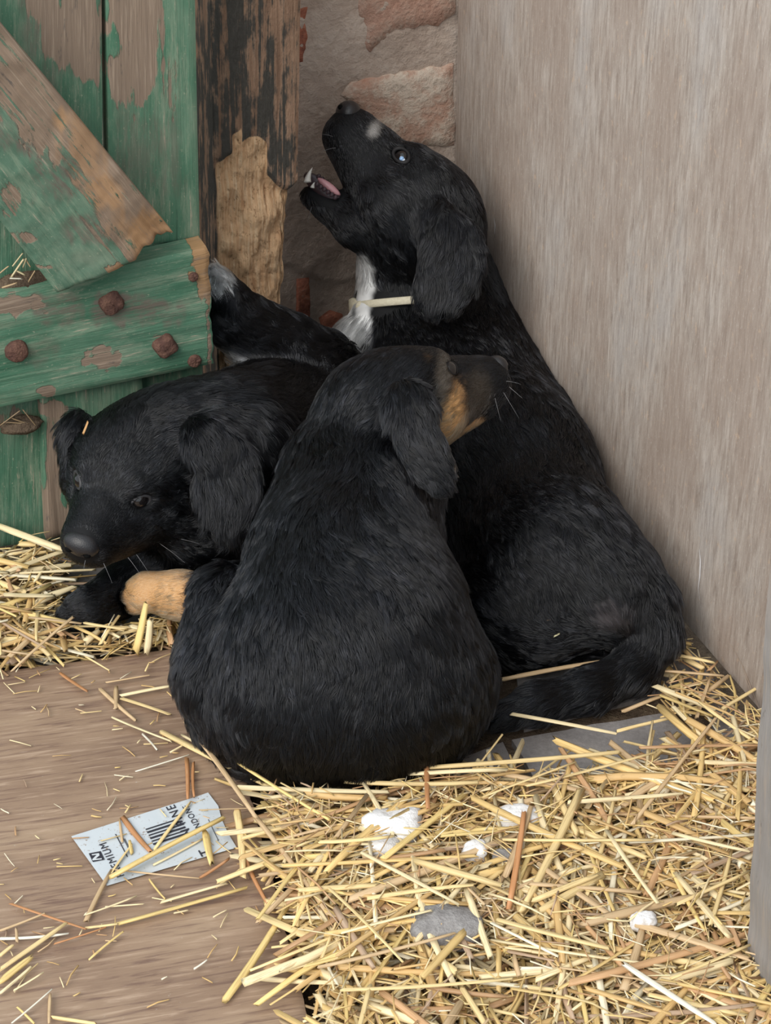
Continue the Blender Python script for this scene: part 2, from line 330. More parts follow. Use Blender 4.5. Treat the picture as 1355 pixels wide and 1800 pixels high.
# upright plywood sheet
pl0 = CORNER + PD * 0.006 ; pl1 = CORNER + PD * 1.15; up = np.array([0, 0, 0.95])
low = np.array([0, 0, 0.004])
ply = slab('plywood_sheet', [pl0 + up, pl1 + up, pl1 + low, pl0 + low], PN, 0.012, M['ply'], res=0.02)
tag(ply, 'tall weathered grey plywood sheet standing upright beside the corner', 'plywood')
def sliver(name, pxs, w, mat, parent):
    P = [ppt(x, y, 0.0006) for x, y in pxs]; V, F = [], []
    for i, p in enumerate(P):
        h = w[i] * mpp(p) / 2; V += [p - PD * h, p + PD * h]
        if i: F.append((2 * i - 2, 2 * i - 1, 2 * i + 1, 2 * i))
    return mesh_obj(name, V, F, mat, parent, False)
M['mark'] = mat_plain('chalk_scratch', (0.66, 0.63, 0.62), 0.9, 0.1); M['scratch'] = mat_plain('bare_scratch', (0.47, 0.35, 0.27), 0.9, 0.1)
sliver('chalk_mark', [(1229, 964), (1231, 985), (1230, 1010), (1227, 1035), (1230, 1056)], [1, 5, 5, 2, 1], M['mark'], ply)
sliver('chalk_mark', [(1176, 968), (1188, 985), (1199, 1000)], [1, 2.5, 1], M['mark'], ply)
sliver('chalk_mark', [(868, 382), (870, 395), (869, 412)], [1, 5, 1], M['mark'], ply)
sliver('scratch', [(1262, 1104), (1285, 1135), (1305, 1170), (1330, 1235), (1345, 1270)], [2, 3, 3, 3, 2], M['scratch'], ply)
sliver('scratch', [(1304, 1172), (1318, 1215), (1338, 1255)], [1, 2, 1.5], M['scratch'], ply)

def unit_(v): return np.asarray(v, float) / np.linalg.norm(v)
# near grey timber at the edge of the picture
tY = 1.02
tb, tt = at(1300, 1860, tY + .05), at(1353, 985, tY + .05); tw = np.array([0.075, 0.02, 0]); tn = unit_(np.cross(tw, [0, 0, 1])); tb, tt = tb + tn * .05, tt + tn * .05; dv = (tt - tb) / (tt[2] - tb[2])
tb0 = tb - dv * tb[2]; tt0 = tb + dv * (0.75 - tb[2])
def tim_shape(S, T, P):
    a = (fbm(np.stack([S * 3, P[..., 2] * 25, S * 0], -1), 4, 2) - 0.5) * 0.006
    return np.array([1.0, 0, 0]) * (a * (1 - S))[..., None]
tim = slab('timber_post', [tt0, tt0 + tw, tb0 + tw, tb0], tn, 0.05, M['timber'], res=0.005, shape=tim_shape, attrs={'raw': lambda S, T, P: 0.8 * (1 - sstep(0.0, 0.15, S)) * sstep(0.3, 0.5, P[:, 2])})
tag(tim, 'grey weathered timber post at the near end of the plywood', 'post')

# door post, chewed by the puppies
PO = -0.062
def fy(px, off):                                        # photograph row where a plane point stands on the ground
    lo, hi = 300, 1400
    for _ in range(40):
        m_ = (lo + hi) / 2
        if hit(px, m_, DP + DN * off, DN)[2] > 0: lo = m_
        else: hi = m_
    return lo
def chew(P):
    x, y = proj(P)
    top = 262 + 22 * np.sin(x / 19.0) + np.where(x > 470, 55, 0) - np.where((x > 410) & (x < 425), 30, 0)
    return sstep(-14, 14, y - top) * sstep(368, 392, x - 0.02 * (y - 250))
def post_shape(S, T, P):
    c = chew(P.reshape(-1, 3)).reshape(S.shape); z = P[..., 2]; u = P @ DU
    n1 = fbm(np.stack([u * 260, z * 45, u * 0], -1), 4, 4) - .5; n2 = fbm(np.stack([u * 60, z * 40, u * 0 + 3], -1), 4, 6) - .5; n3 = fbm(np.stack([u * 500, z * 20, u * 0], -1), 3, 9) - .5
    dep = -c * (0.006 + 0.010 * sstep(0.55, 1.0, S)) + c * (n1 * 0.012 + n2 * 0.018) + n3 * 0.0022 * (1 - c)
    r = sstep(0.80, 1.0, S) * c
    side = -(r * (0.003 + 0.007 * fbm(np.stack([u * 0, z * 45, u * 0], -1), 4, 12)))
    x, y = proj(P); side = side - r * 0.005 * sstep(400, 560, y)
    return DN * dep[..., None] + DU * side[..., None]
pb = fy(450, PO) + 6
post = slab('door_post', [dpt(366, -190, PO), dpt(533, -190, PO), dpt(515, pb, PO), dpt(389, pb, PO)], DN, 0.15, M['post'], res=0.0016, shape=post_shape,
            attrs={'bare': lambda S, T, P: chew(P), 'grime': lambda S, T, P: 0.68 - 0.26 * S - 0.12 * (1 - sstep(.0, .06, S))}, round_=0.0025)
tag(post, 'weathered door post gnawed down to pale splintered wood', 'post')

# green door: planks, ledge, brace, bolts
door = empty('door_1', tuple(DP * [1, 1, 0])); tag(door, 'green ledged and braced plank door with peeling paint', kind='structure')
def dq(pts, off): return [dpt(x, y, off) for x, y in pts]
def wob(seed, amp=0.002, fu=120, fv=10):
    def f(S, T, P):
        u, z = P @ DU, P[..., 2]; a = fbm(np.stack([u * fu, z * fv, u * 0 + seed], -1), 4, seed) - .5
        return DN * (a * amp)[..., None]
    return f
def unparent_fix(o): o.matrix_parent_inverse = door.matrix_world.inverted(); return o
bpy.context.view_layer.update()
DC = []
DC.append(slab('plank', dq([(-190, -190), (178, -190), (186, fy(120, 0) - 20), (-190, fy(-100, 0) - 20)], 0), DN, 0.022, M['door'], door, 0.005, shape=wob(1), seed=1,
     attrs={'bare': blobs([(130, 30, 55, 100, .8), (150, 95, 30, 60, .75), (90, -40, 50, 80, .8), (30, 745, 60, 25, .5)]), 'grime': blobs([(120, 0, 90, 180, .6)])}))
DC.append(slab('plank', dq([(184, -190), (340, -190), (352, 430), (194, 430)], 0.001), DN, 0.022, M['door'], door, 0.004, shape=wob(2), seed=2,
     attrs={'bare': blobs([(236, 20, 52, 175, .85), (240, 130, 42, 65, .8), (300, 150, 14, 60, .42)]), 'grime': blobs([(260, 260, 70, 120, .5)])}))
DC.append(slab('plank', dq([(192, 430), (352, 430), (362, fy(300, 0) - 20), (200, fy(200, 0) - 20)], 0.001), DN, 0.022, M['door'], door, 0.006, shape=wob(3), seed=3))
DC.append(slab('stile', dq([(70, 690), (250, 655), (258, 905), (82, 950)], 0.014), DN, 0.013, M['door'], door, 0.003, shape=wob(4, .003), seed=4,
     attrs={'bare': blobs([(95, 850, 22, 140, .8), (110, 920, 45, 50, .85), (90, 720, 30, 18, .75), (84, 780, 5, 70, .7)])}))
DC.append(slab('ledge', dq([(-190, 557), (372, 434), (380, 640), (-190, 757)], 0.03), DN, 0.028, M['door'], door, 0.003, grain='u', shape=lambda S, T, P: wob(5, .003, 12, 140)(S, T, P) + DU * (-0.006 * sstep(.96, 1, S) * fbm(np.stack([S * 0, T * 14, S * 0], -1), 4, 5))[..., None], seed=5,
     attrs={'bare': blobs([(20, 535, 60, 22, .75), (185, 630, 34, 26, .72), (360, 470, 22, 60, .9), (82, 690, 16, 14, .8), (370, 600, 8, 70, .6), (20, 600, 30, 22, .4), (150, 700, 140, 5, .5), (250, 590, 60, 5, .45)]), 'raw': blobs([(355, 460, 40, 60, .9)]),
            'grime': blobs([(230, 545, 90, 30, .9), (90, 540, 60, 30, .7), (60, 610, 40, 30, .5)])}))
def brace_shape(S, T, P):
    x, y = proj(P); r = sstep(0.86, 1.0, S)
    n = fbm(np.stack([T * 16, S * 3, S * 0], -1), 4, 21)
    ax = (dpt(312, 425, .055) - dpt(0, 35, .055)); ax = ax / np.linalg.norm(ax)
    top = 1 - sstep(0.0, 0.55, T)
    return wob(6, .004, 60, 60)(S, T, P) - ax * (r * n * (0.004 + 0.016 * top))[..., None] - DN * (sstep(.80, 1, S) * top * (0.004 + 0.012 * n))[..., None]
DC.append(slab('brace', dq([(-190, -190), (322, 432), (104, 519), (-190, 148)], 0.056), DN, 0.025, M['brace'], door, 0.0028, grain='u', seed=6, shape=brace_shape,
     attrs={'bare': blobs([(60, 150, 60, 110, .62), (110, 210, 60, 90, .62), (190, 300, 40, 60, .72), (250, 380, 55, 50, .8), (285, 440, 40, 45, .95), (205, 475, 26, 12, .7), (30, 420, 60, 12, .6), (70, 470, 30, 6, .6), (20, 350, 30, 30, .5), (150, 330, 40, 30, .45)], lambda S, T, P: 0.60 * (1 - sstep(.22, .62, T + .25 * (fbm(np.stack([S * 9, T * 3, S * 0], -1), 3, 4) - .5)))),
            'raw': blobs([(150, 270, 40, 70, .6), (175, 335, 40, 30, .8), (280, 425, 70, 60, 1.0), (215, 478, 30, 14, .9), (110, 210, 14, 20, .8)]),
            'grime': blobs([(110, 300, 60, 60, .8), (160, 400, 60, 30, .7), (60, 220, 60, 60, .8)])}))
def bolt(px, py, r, off, h, seed, square=False):
    c = dpt(px, py, off); R_ = r * mpp(c); n = 20; V, F = [], []; e2 = np.array([0, 0, 1.0])
    prof = ((1.15, -0.006), (1.12, 0.0), (1.0, h * 0.55), (0.86, h * 0.75), (0.45, h * .8), (0.0, h * .82))
    for k, (s, d) in enumerate(prof):
        for i in range(n):
            a = 2 * math.pi * i / n + seed; sq = 1.0
            if square: m_ = max(abs(math.cos(a - .5)), abs(math.sin(a - .5))); sq = 0.86 / m_ if m_ > 0.80 else 1.05
            q = s * sq * R_ * (0.96 + 0.08 * random.random() if 0 < k < 4 else 1)
            V.append(c + DU * math.cos(a) * q + e2 * math.sin(a) * q + DN * (d + (random.random() - .5) * 0.001))
    for k in range(len(prof) - 1):
        for i in range(n): F.append((k * n + i, k * n + (i + 1) % n, (k + 1) * n + (i + 1) % n, (k + 1) * n + i))
    o = mesh_obj('bolt', V, F, M['rust'], door); DC.append(o); return o
bolt(29, 617, 19, 0.031, 0.008, 1); bolt(196, 533, 21, 0.031, 0.006, 2, True); bolt(290, 608, 20, 0.031, 0.009, 3, True); bolt(342, 635, 11, 0.031, 0.003, 4); bolt(340, 487, 8, 0.031, 0.003, 5)
for o in DC: unparent_fix(o)

# brown plywood board on the ground
BZ = 0.014
K = flr(372, 1128, BZ); L2 = flr(-260, 1212, BZ); R2 = flr(600, 1990, BZ); L3 = L2 + (R2 - K)
def board_shape(S, T, P): return np.array([0, 0, 1.0]) * ((fbm(np.stack([P[..., 0] * 4, P[..., 1] * 4, S * 0], -1), 2, 3) - .5) * 0.003)[..., None] + (K - L2) / np.linalg.norm(K - L2) * (sstep(.99, 1, S) * -0.003 * fbm(np.stack([S * 0, T * 60, S * 0], -1), 3, 2))[..., None]
board = slab('plywood_board', [L2, K, R2, L3], (0, 0, 1), 0.012, M['board'], res=0.006, shape=board_shape)
tag(board, 'flat brown plywood board lying on the ground under the straw', 'plywood')

# ================================================================== PUPPIES
def surface_nets(F, org, h):
    ins = F < 0
    nx, ny, nz = F.shape; c = np.zeros((nx - 1, ny - 1, nz - 1), np.int8)
    offs = [(i, j, k) for i in (0, 1) for j in (0, 1) for k in (0, 1)]
    for i, j, k in offs: c += ins[i:nx - 1 + i, j:ny - 1 + j, k:nz - 1 + k]
    act = np.argwhere((c > 0) & (c < 8)); vid = np.full(c.shape, -1, np.int64); vid[tuple(act.T)] = np.arange(len(act))
    pos = np.zeros((len(act), 3)); cnt = np.zeros(len(act))
    for a in offs:
        for ax in range(3):
            if a[ax]: continue
            b = list(a); b[ax] = 1
            fa = F[tuple((act + a).T)]; fb = F[tuple((act + b).T)]; m = (fa < 0) != (fb < 0)
            t = fa[m] / (fa[m] - fb[m]); p = np.tile(np.array(a, float), (m.sum(), 1)); p[:, ax] += t
            pos[m] += p; cnt[m] += 1
    V = org + (act + pos / cnt[:, None]) * h
    Q = []
    for ax in range(3):
        u, v = (ax + 1) % 3, (ax + 2) % 3
        sl0 = [slice(None)] * 3; sl1 = [slice(None)] * 3; sl0[ax] = slice(0, -1); sl1[ax] = slice(1, None)
        A, B = ins[tuple(sl0)], ins[tuple(sl1)]; e = np.argwhere(A != B)
        ok = (e[:, u] > 0) & (e[:, v] > 0) & (e[:, u] < F.shape[u] - 1) & (e[:, v] < F.shape[v] - 1); e = e[ok]
        du = np.zeros(3, int); du[u] = 1; dv = np.zeros(3, int); dv[v] = 1
        q = np.stack([vid[tuple((e - du - dv).T)], vid[tuple((e - dv).T)], vid[tuple(e.T)], vid[tuple((e - du).T)]], 1)
        fl = ~A[tuple(e.T)]; q[fl] = q[fl][:, ::-1]; Q.append(q)
    return V, np.concatenate(Q)

class Prim:
    """one sculpting volume: tapered capsule ('rc') or ellipsoid ('el'); flow = the way the coat lies on it, L = coat length"""
    def __init__(s, kind, k=0.02, flow=None, L=0.016, sub=False, lift=0.35, **g):
        s.kind, s.k, s.L, s.sub, s.lift = kind, k, L, sub, lift; s.__dict__.update(g)
        if kind == 'rc':
            s.a, s.b = np.asarray(s.a, float), np.asarray(s.b, float); r = max(s.ra, s.rb)
            s.lo, s.hi = np.minimum(s.a, s.b) - r, np.maximum(s.a, s.b) + r
            d = s.b - s.a; nd = np.linalg.norm(d); s.flow = (d / nd if nd > 1e-6 else np.array([0, 0, -1.0])) if flow is None else np.asarray(flow, float)
        else:
            s.c = np.asarray(s.c, float); s.M = np.asarray(s.M, float); s.r = np.asarray(s.r, float); R_ = max(s.r)
            s.lo, s.hi = s.c - R_, s.c + R_; s.flow = np.array([0, 0, -1.0]) if flow is None else np.asarray(flow, float)
    def d(s, P):
        if s.kind == 'rc':
            ba = s.b - s.a; l2 = float(ba @ ba) + 1e-12; t = np.clip(((P - s.a) @ ba) / l2, 0, 1)
            return np.linalg.norm(P - s.a - t[..., None] * ba, axis=-1) - (s.ra + (s.rb - s.ra) * t)
        q = (P - s.c) @ s.M.T; k0 = np.linalg.norm(q / s.r, axis=-1); k1 = np.linalg.norm(q / s.r ** 2, axis=-1) + 1e-9
        return k0 * (k0 - 1) / k1
def smin(a, b, k): h = np.clip(0.5 + 0.5 * (b - a) / k, 0, 1); return b + (a - b) * h - k * h * (1 - h)
def build_sdf(prims, h, grid=None):
    lo = np.min([p.lo for p in prims if not p.sub], 0) - 0.03; hi = np.max([p.hi for p in prims if not p.sub], 0) + 0.03
    if grid: lo, hi = grid
    n = np.ceil((hi - lo) / h).astype(int) + 1; F = np.full(n, 0.06, np.float32)
    ax = [lo[i] + np.arange(n[i]) * h for i in range(3)]
    for p in prims:
        m = p.k + 0.03; i0 = np.clip(((p.lo - m - lo) / h).astype(int), 0, n); i1 = np.clip(((p.hi + m - lo) / h).astype(int) + 2, 0, n)
        if np.any(i1 <= i0): continue
        G = np.stack(np.meshgrid(*[ax[i][i0[i]:i1[i]] for i in range(3)], indexing='ij'), -1)
        sl = tuple(slice(i0[i], i1[i]) for i in range(3)); dd = p.d(G)
        F[sl] = -smin(-F[sl], dd, p.k) if p.sub else smin(F[sl], dd, p.k)
    return F, lo, ax, hi
def unit(v): v = np.asarray(v, float); return v / np.linalg.norm(v)
def RCP(A, B, **k):                                     # A, B = (px, py, Y, radius in px)
    a, b = at(*A[:3]), at(*B[:3]); return Prim('rc', a=a, b=b, ra=A[3] * mpp(a), rb=B[3] * mpp(b), **k)
def CHAIN(pts, **k): return [RCP(pts[i], pts[i + 1], **k) for i in range(len(pts) - 1)]
def cdir(r, u, b):                                      # picture directions: right, up, towards the viewer
    return unit(RT * r + UP * u - FW * b)
def ELP(c, r, long_, face, **k):                        # ellipsoid: r = (width, length, thickness) px; length axis and facing given as picture directions
    c = at(*c); m = mpp(c); l = cdir(*long_); f = cdir(*face); f = unit(f - l * (f @ l)); w = np.cross(l, f)
    return Prim('el', c=c, r=np.array(r) * m, M=np.stack([w, l, f]), **k)

class Head:
    """local frame: x = the dog's right, y = towards the nose, z = crown; unit length L"""
    def __init__(s, C, N, up, L):
        s.C = np.asarray(C, float); s.y = unit(np.asarray(N) - s.C); u = np.asarray(up, float); s.z = unit(u - s.y * (u @ s.y)); s.x = np.cross(s.y, s.z); s.L = L
    def p(s, x, y, z): return s.C + (s.x * x + s.y * y + s.z * z) * s.L
    def v(s, x, y, z): return unit(s.x * x + s.y * y + s.z * z)
    def rc(s, a, ra, b, rb, **k): return Prim('rc', a=s.p(*a), b=s.p(*b), ra=ra * s.L, rb=rb * s.L, **k)
    def el(s, c, r, **k): return Prim('el', c=s.p(*c), r=np.array(r) * s.L, M=np.stack([s.x, s.y, s.z]), **k)
    def prims(s, jaw=True):
        bk = s.v(0, -1, -0.15); F_ = dict(flow=bk, lift=0.18); r = []
        r.append(s.el((0, -0.02, 0.0), (0.30, 0.34, 0.285), k=0.02, L=0.011, flow=bk, lift=0.25))
        r.append(s.rc((0, 0.18, -0.04), 0.215, (0, 0.52, -0.085), 0.145, k=0.022, L=0.005, **F_))
        for sx in (-1, 1):
            r.append(s.rc((0.06 * sx, 0.36, -0.14), 0.125, (0.05 * sx, 0.575, -0.125), 0.092, k=0.012, L=0.004, **F_))
            r.append(s.rc((0.16 * sx, 0.14, -0.14), 0.165, (0.12 * sx, -0.1, -0.12), 0.16, k=0.025, L=0.010, **F_))
            r.append(s.rc((0.115 * sx, 0.25, 0.095), 0.075, (0.17 * sx, 0.12, 0.10), 0.10, k=0.018, L=0.008, **F_))
        r.append(s.rc((0, 0.60, -0.05), 0.075, (0, 0.42, 0.0), 0.08, k=0.014, L=0.004, **F_))
        if jaw: r.append(s.rc((0, 0.16, -0.22), 0.12, (0, 0.50, -0.215), 0.065, k=0.012, L=0.005, **F_))
        for sx in (-1, 1): r.append(s.el((0.165 * sx, 0.305, 0.045), (0.062, 0.062, 0.045), k=0.006, sub=True))
        return r

COAT = {}
def dog_mesh(name, prims, patches, h, parent, base, others=(), ground=0.0015):
    F, lo, ax, hi = build_sdf(prims, h)
    for q in others: F = np.maximum(F, 0.003 - build_sdf(q, h, (lo, hi))[0])
    F = np.maximum(F, (ground - ax[2])[None, None, :]); V, Q = surface_nets(F, lo, h)
    o = mesh_obj(name, V, Q, M['skin'], parent); me = o.data
    me.update(); setattr_c(me, 'coat', coat_colour(V, patches, base))
    return o
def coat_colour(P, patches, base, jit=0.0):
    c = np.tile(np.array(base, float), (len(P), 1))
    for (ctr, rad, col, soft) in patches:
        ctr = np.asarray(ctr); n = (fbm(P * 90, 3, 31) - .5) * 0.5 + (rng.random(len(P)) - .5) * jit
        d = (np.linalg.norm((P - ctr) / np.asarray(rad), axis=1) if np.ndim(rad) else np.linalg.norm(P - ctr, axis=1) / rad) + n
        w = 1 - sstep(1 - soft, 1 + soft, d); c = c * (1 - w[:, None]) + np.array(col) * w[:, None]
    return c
def dog_fur(o, prims, patches, n, base, parent, wavy=0.0, avoid=(), seed=0, bald=()):
    me = o.data; nv = len(me.vertices); V = np.empty(nv * 3); me.vertices.foreach_get('co', V); V = V.reshape(-1, 3)
    N = np.empty(nv * 3); me.vertices.foreach_get('normal', N); N = N.reshape(-1, 3)
    np_ = len(me.polygons); Q = np.empty(np_ * 4, np.int64); me.polygons.foreach_get('vertices', Q); Q = Q.reshape(-1, 4)
    T = np.concatenate([Q[:, :3], Q[:, [0, 2, 3]]]); A = np.linalg.norm(np.cross(V[T[:, 1]] - V[T[:, 0]], V[T[:, 2]] - V[T[:, 0]]), axis=1)
    ctr = V[T].mean(1); view = unit3(CAMP - ctr); nn = N[T].mean(1); face = (nn * view).sum(1)
    A = A * np.where(face > -0.25, 1.0, 0.25)           # thinner coat on the far sides
    g = np.random.default_rng(seed); ti = g.choice(len(T), n, p=A / A.sum()); b = g.dirichlet((1, 1, 1), n)
    P = (V[T[ti]] * b[..., None]).sum(1); Nn = unit3((N[T[ti]] * b[..., None]).sum(1))
    keep = np.ones(len(P), bool)
    for c, r in bald: keep &= np.linalg.norm(P - np.asarray(c), axis=1) > r
    keep &= P[:, 2] > 0.002
    P, Nn = P[keep], Nn[keep]; n = len(P)
    pos = [p for p in prims if not p.sub]; D = np.stack([p.d(P) for p in pos], 1); Wt = np.exp(-np.clip(D - D.min(1, keepdims=True), 0, None) / 0.006); Wt /= Wt.sum(1, keepdims=True)
    fl = Wt @ np.stack([p.flow for p in pos]); L = Wt @ np.array([p.L for p in pos]); lift = Wt @ np.array([p.lift for p in pos])
    # gentle swirl of the coat
    nz = np.stack([fbm(P * 22, 3, 41 + i) - .5 for i in range(3)], 1) * 1.3 + np.stack([fbm(P * 70, 2, 51 + i) - .5 for i in range(3)], 1) * 1.1
    fl = fl + nz; fl = fl - Nn * (fl * Nn).sum(1, keepdims=True); fl = unit3(fl + 1e-6)
    L = L * (0.65 + 0.6 * g.random(n)) * (0.75 + 0.5 * fbm(P * 60, 2, 61)); long_ = g.random(n) < 0.02; L = np.where(long_, L * 1.35, L)
    lift = lift * (0.7 + 0.6 * g.random(n))
    col = coat_colour(P, patches, base, 0.25) * (0.75 + 0.5 * g.random(n))[:, None]
    K = 6; s = np.linspace(0, 1, K); side = np.cross(Nn, fl); ph = fbm(P * 35, 2, 71) * 12 + g.random(n) * 0.8; wa = wavy * (0.5 + g.random(n)) + 0.03 * g.random(n)
    bend = (g.random(n) - .5) * 0.5
    pts = np.empty((n, K, 3))
    for i, t in enumerate(s):
        pts[:, i] = P + L[:, None] * (fl * (t * (1 - 0.12 * t)) + Nn * (lift * (t - 0.62 * t * t))[:, None] + side * (bend * t * t + wa * t * np.sin(ph + t * 5.0))[:, None]) + np.array([0, 0, -1.0]) * (0.10 * L * t * t)[:, None]
    # locks: strands drift to the tip of the nearest lead strand
    nl = n // 20; lead = g.choice(n, nl, replace=False); kd = kdtree.KDTree(nl)
    for i, j in enumerate(lead): kd.insert(P[j], i)
    kd.balance(); near = np.array([lead[kd.find(p)[1]] for p in P]); cl = 0.68 * sstep(0.004, 0.012, L)
    for i, t in enumerate(s):
        w = (cl * t ** 1.4)[:, None]; tgt = pts[near, i]; pts[:, i] = pts[:, i] * (1 - w) + (tgt + (P - P[near]) * 0.25) * w
    lv_ = np.exp(g.normal(size=nl) * 0.45); lm = np.zeros(n); lm[lead] = lv_; col = np.where((col.max(1) < 0.02)[:, None], col * lm[near][:, None] * 1.25, col)
    tipc = (g.random(n) < 0.05) & (col.max(1) < 0.02); col[tipc] = col[tipc] * 4 + 0.006
    pts[..., 2] = np.maximum(pts[..., 2], 0.001)
    hc = bpy.data.hair_curves.new('fur'); hc.add_curves([K] * n)
    hc.attributes['position'].data.foreach_set('vector', pts.astype(np.float32).ravel())
    ra = hc.attributes.get('radius') or hc.attributes.new('radius', 'FLOAT', 'POINT')
    rad = np.tile(np.array([1.0, 1.0, 0.9, 0.75, 0.5, 0.12]), (n, 1)) * (0.00019 * (0.6 + 0.6 * g.random(n)))[:, None]
    ra.data.foreach_set('value', rad.astype(np.float32).ravel())
    ca = hc.attributes.new('coat', 'FLOAT_COLOR', 'CURVE'); c4 = np.ones((n, 4), np.float32); c4[:, :3] = col; ca.data.foreach_set('color', c4.ravel())
    hc.materials.append(M['fur']); fo_ = bpy.data.objects.new('fur', hc); COL.objects.link(fo_); fo_.parent = parent
    tag(fo_, kind='stuff'); return fo_
def unit3(v): return v / (np.linalg.norm(v, axis=-1, keepdims=True) + 1e-12)

t = NT('puppy_skin'); M['skin'] = t.done(t.mix(t.noise(t.obj(), (1, 1, 1), 200), t.attr('coat', 'Color'), t.attr('coat', 'Color')), 0.7, 0.25)
t = NT('puppy_fur'); hb = t.n('ShaderNodeBsdfHairPrincipled'); hb.parametrization = 'COLOR'
t.l(t.attr('coat', 'Color'), hb.inputs['Color']); hb.inputs['IOR'].default_value = 1.44; hb.inputs['Roughness'].default_value = 0.22; hb.inputs['Random Roughness'].default_value = 0.4; hb.inputs['Radial Roughness'].default_value = 0.5
t.l(hb.outputs[0], t.t.nodes['Material Output'].inputs['Surface']); M['fur'] = t.m
def mat_gloss(name, c, rough, spec=0.5, bump=0.0):
    t = NT(name); n = t.noise(t.obj(), (1, 1, 1), 900, 3)
    if bump: t.bump(n, bump, 0.0005)
    return t.done(t.mix(n, tuple(x * 0.8 for x in c), c), rough, spec)
M['nose'] = mat_gloss('puppy_nose', (0.018, 0.017, 0.019), 0.38, 0.5, 0.6); M['eye'] = mat_gloss('puppy_eye', (0.012, 0.010, 0.010), 0.04, 0.7)
M['blue_glint'] = mat_gloss('blue_eye_glint', (0.28, 0.45, 0.72), 0.05, 0.7); M['white'] = mat_gloss('eye_glint', (0.75, 0.80, 0.88), 0.1, 0.6)  # blue and pale colours for the glint painted onto one eye
M['lid'] = mat_gloss('eyelid', (0.014, 0.013, 0.014), 0.6, 0.3, 0.3)
M['nostril'] = mat_gloss('nostril', (0.003, 0.003, 0.003), 0.8, 0.1)
M['lid_grey'] = mat_gloss('grey_eyelid', (0.045, 0.043, 0.046), 0.5, 0.4, 0.3)
M['tongue'] = mat_gloss('tongue', (0.50, 0.25, 0.27), 0.35, 0.5, 0.4); M['gum'] = mat_gloss('dark_gum', (0.055, 0.035, 0.042), 0.35, 0.5, 0.3); M['tooth'] = mat_gloss('tooth', (0.80, 0.77, 0.70), 0.25, 0.5)
M['collar'] = mat_noise('cream_collar', [(0.3, (0.48, 0.43, 0.31)), (0.6, (0.62, 0.57, 0.44))], 300, 4, 0.7, 0.5, 0.001)
def ball(name, c, r, axes, mat, parent, seg=20, fn=None):
    V, F = [], []; n, m = seg, seg // 2
    for i in range(m + 1):
        for j in range(n):
            a, b = math.pi * i / m, 2 * math.pi * j / n; q = np.array([math.sin(a) * math.cos(b), math.sin(a) * math.sin(b), math.cos(a)])
            if fn: q = fn(q)
            V.append(np.asarray(c) + axes[0] * q[0] * r[0] + axes[1] * q[1] * r[1] + axes[2] * q[2] * r[2])
    for i in range(m):
        for j in range(n): F.append((i * n + j, i * n + (j + 1) % n, (i + 1) * n + (j + 1) % n, (i + 1) * n + j)[::-1])
    return mesh_obj(name, V, F, mat, parent)
def face_parts(H, root, eyes=(-1, 1), nose=True):
    for sx in eyes:
        c = H.p(0.158 * sx, 0.295, 0.045); e = ball('eye', c, np.full(3, (0.046 if H is HB else 0.056) * H.L), (H.x, H.y, H.z), M['eye'], root)
        fwd = unit(H.x * sx * 0.75 + H.y * 0.65 + H.z * 0.15); ca = unit(np.cross(fwd, H.z)); cb = np.cross(ca, fwd); V, F = [], []
        for i in range(24):                             # eyelid rim
            a = 2 * math.pi * i / 24
            for j in range(6):
                b = 2 * math.pi * j / 6; rr = 0.050 + 0.012 * math.cos(b)
                V.append(c + (ca * math.cos(a) * rr * 1.12 + cb * math.sin(a) * rr * 0.72 + fwd * (0.030 + 0.012 * math.sin(b))) * H.L)
                F.append((i * 6 + j, i * 6 + (j + 1) % 6, ((i + 1) % 24) * 6 + (j + 1) % 6, ((i + 1) % 24) * 6 + j))
        mesh_obj('eyelid', V, F, M['lid_grey' if H is HC else 'lid'], e)
    if nose:
        nb = ball('nose', H.p(0, 0.65, -0.035), np.array([0.10, 0.066, 0.072]) * H.L, (H.x, H.y, H.z), M['nose'], root, 28,
             lambda q: q * (1 - 0.35 * math.exp(-((abs(q[0]) - 0.42) ** 2 + (q[2] + 0.25) ** 2) / 0.02) * (q[1] > 0)) * np.array([1, 1, 1 if q[2] > 0 else 0.9]))
        for sx in (-1, 1): ball('nostril', H.p(0.052 * sx, 0.695, -0.052), np.array([0.022, 0.018, 0.014]) * H.L, (H.x, H.y, H.z), M['nostril'], nb, 12)
TAN, WHITE, GREY = (0.50, 0.285, 0.13), (0.66, 0.66, 0.66), (0.10, 0.10, 0.105)
B0 = (0.0026, 0.0028, 0.0038)

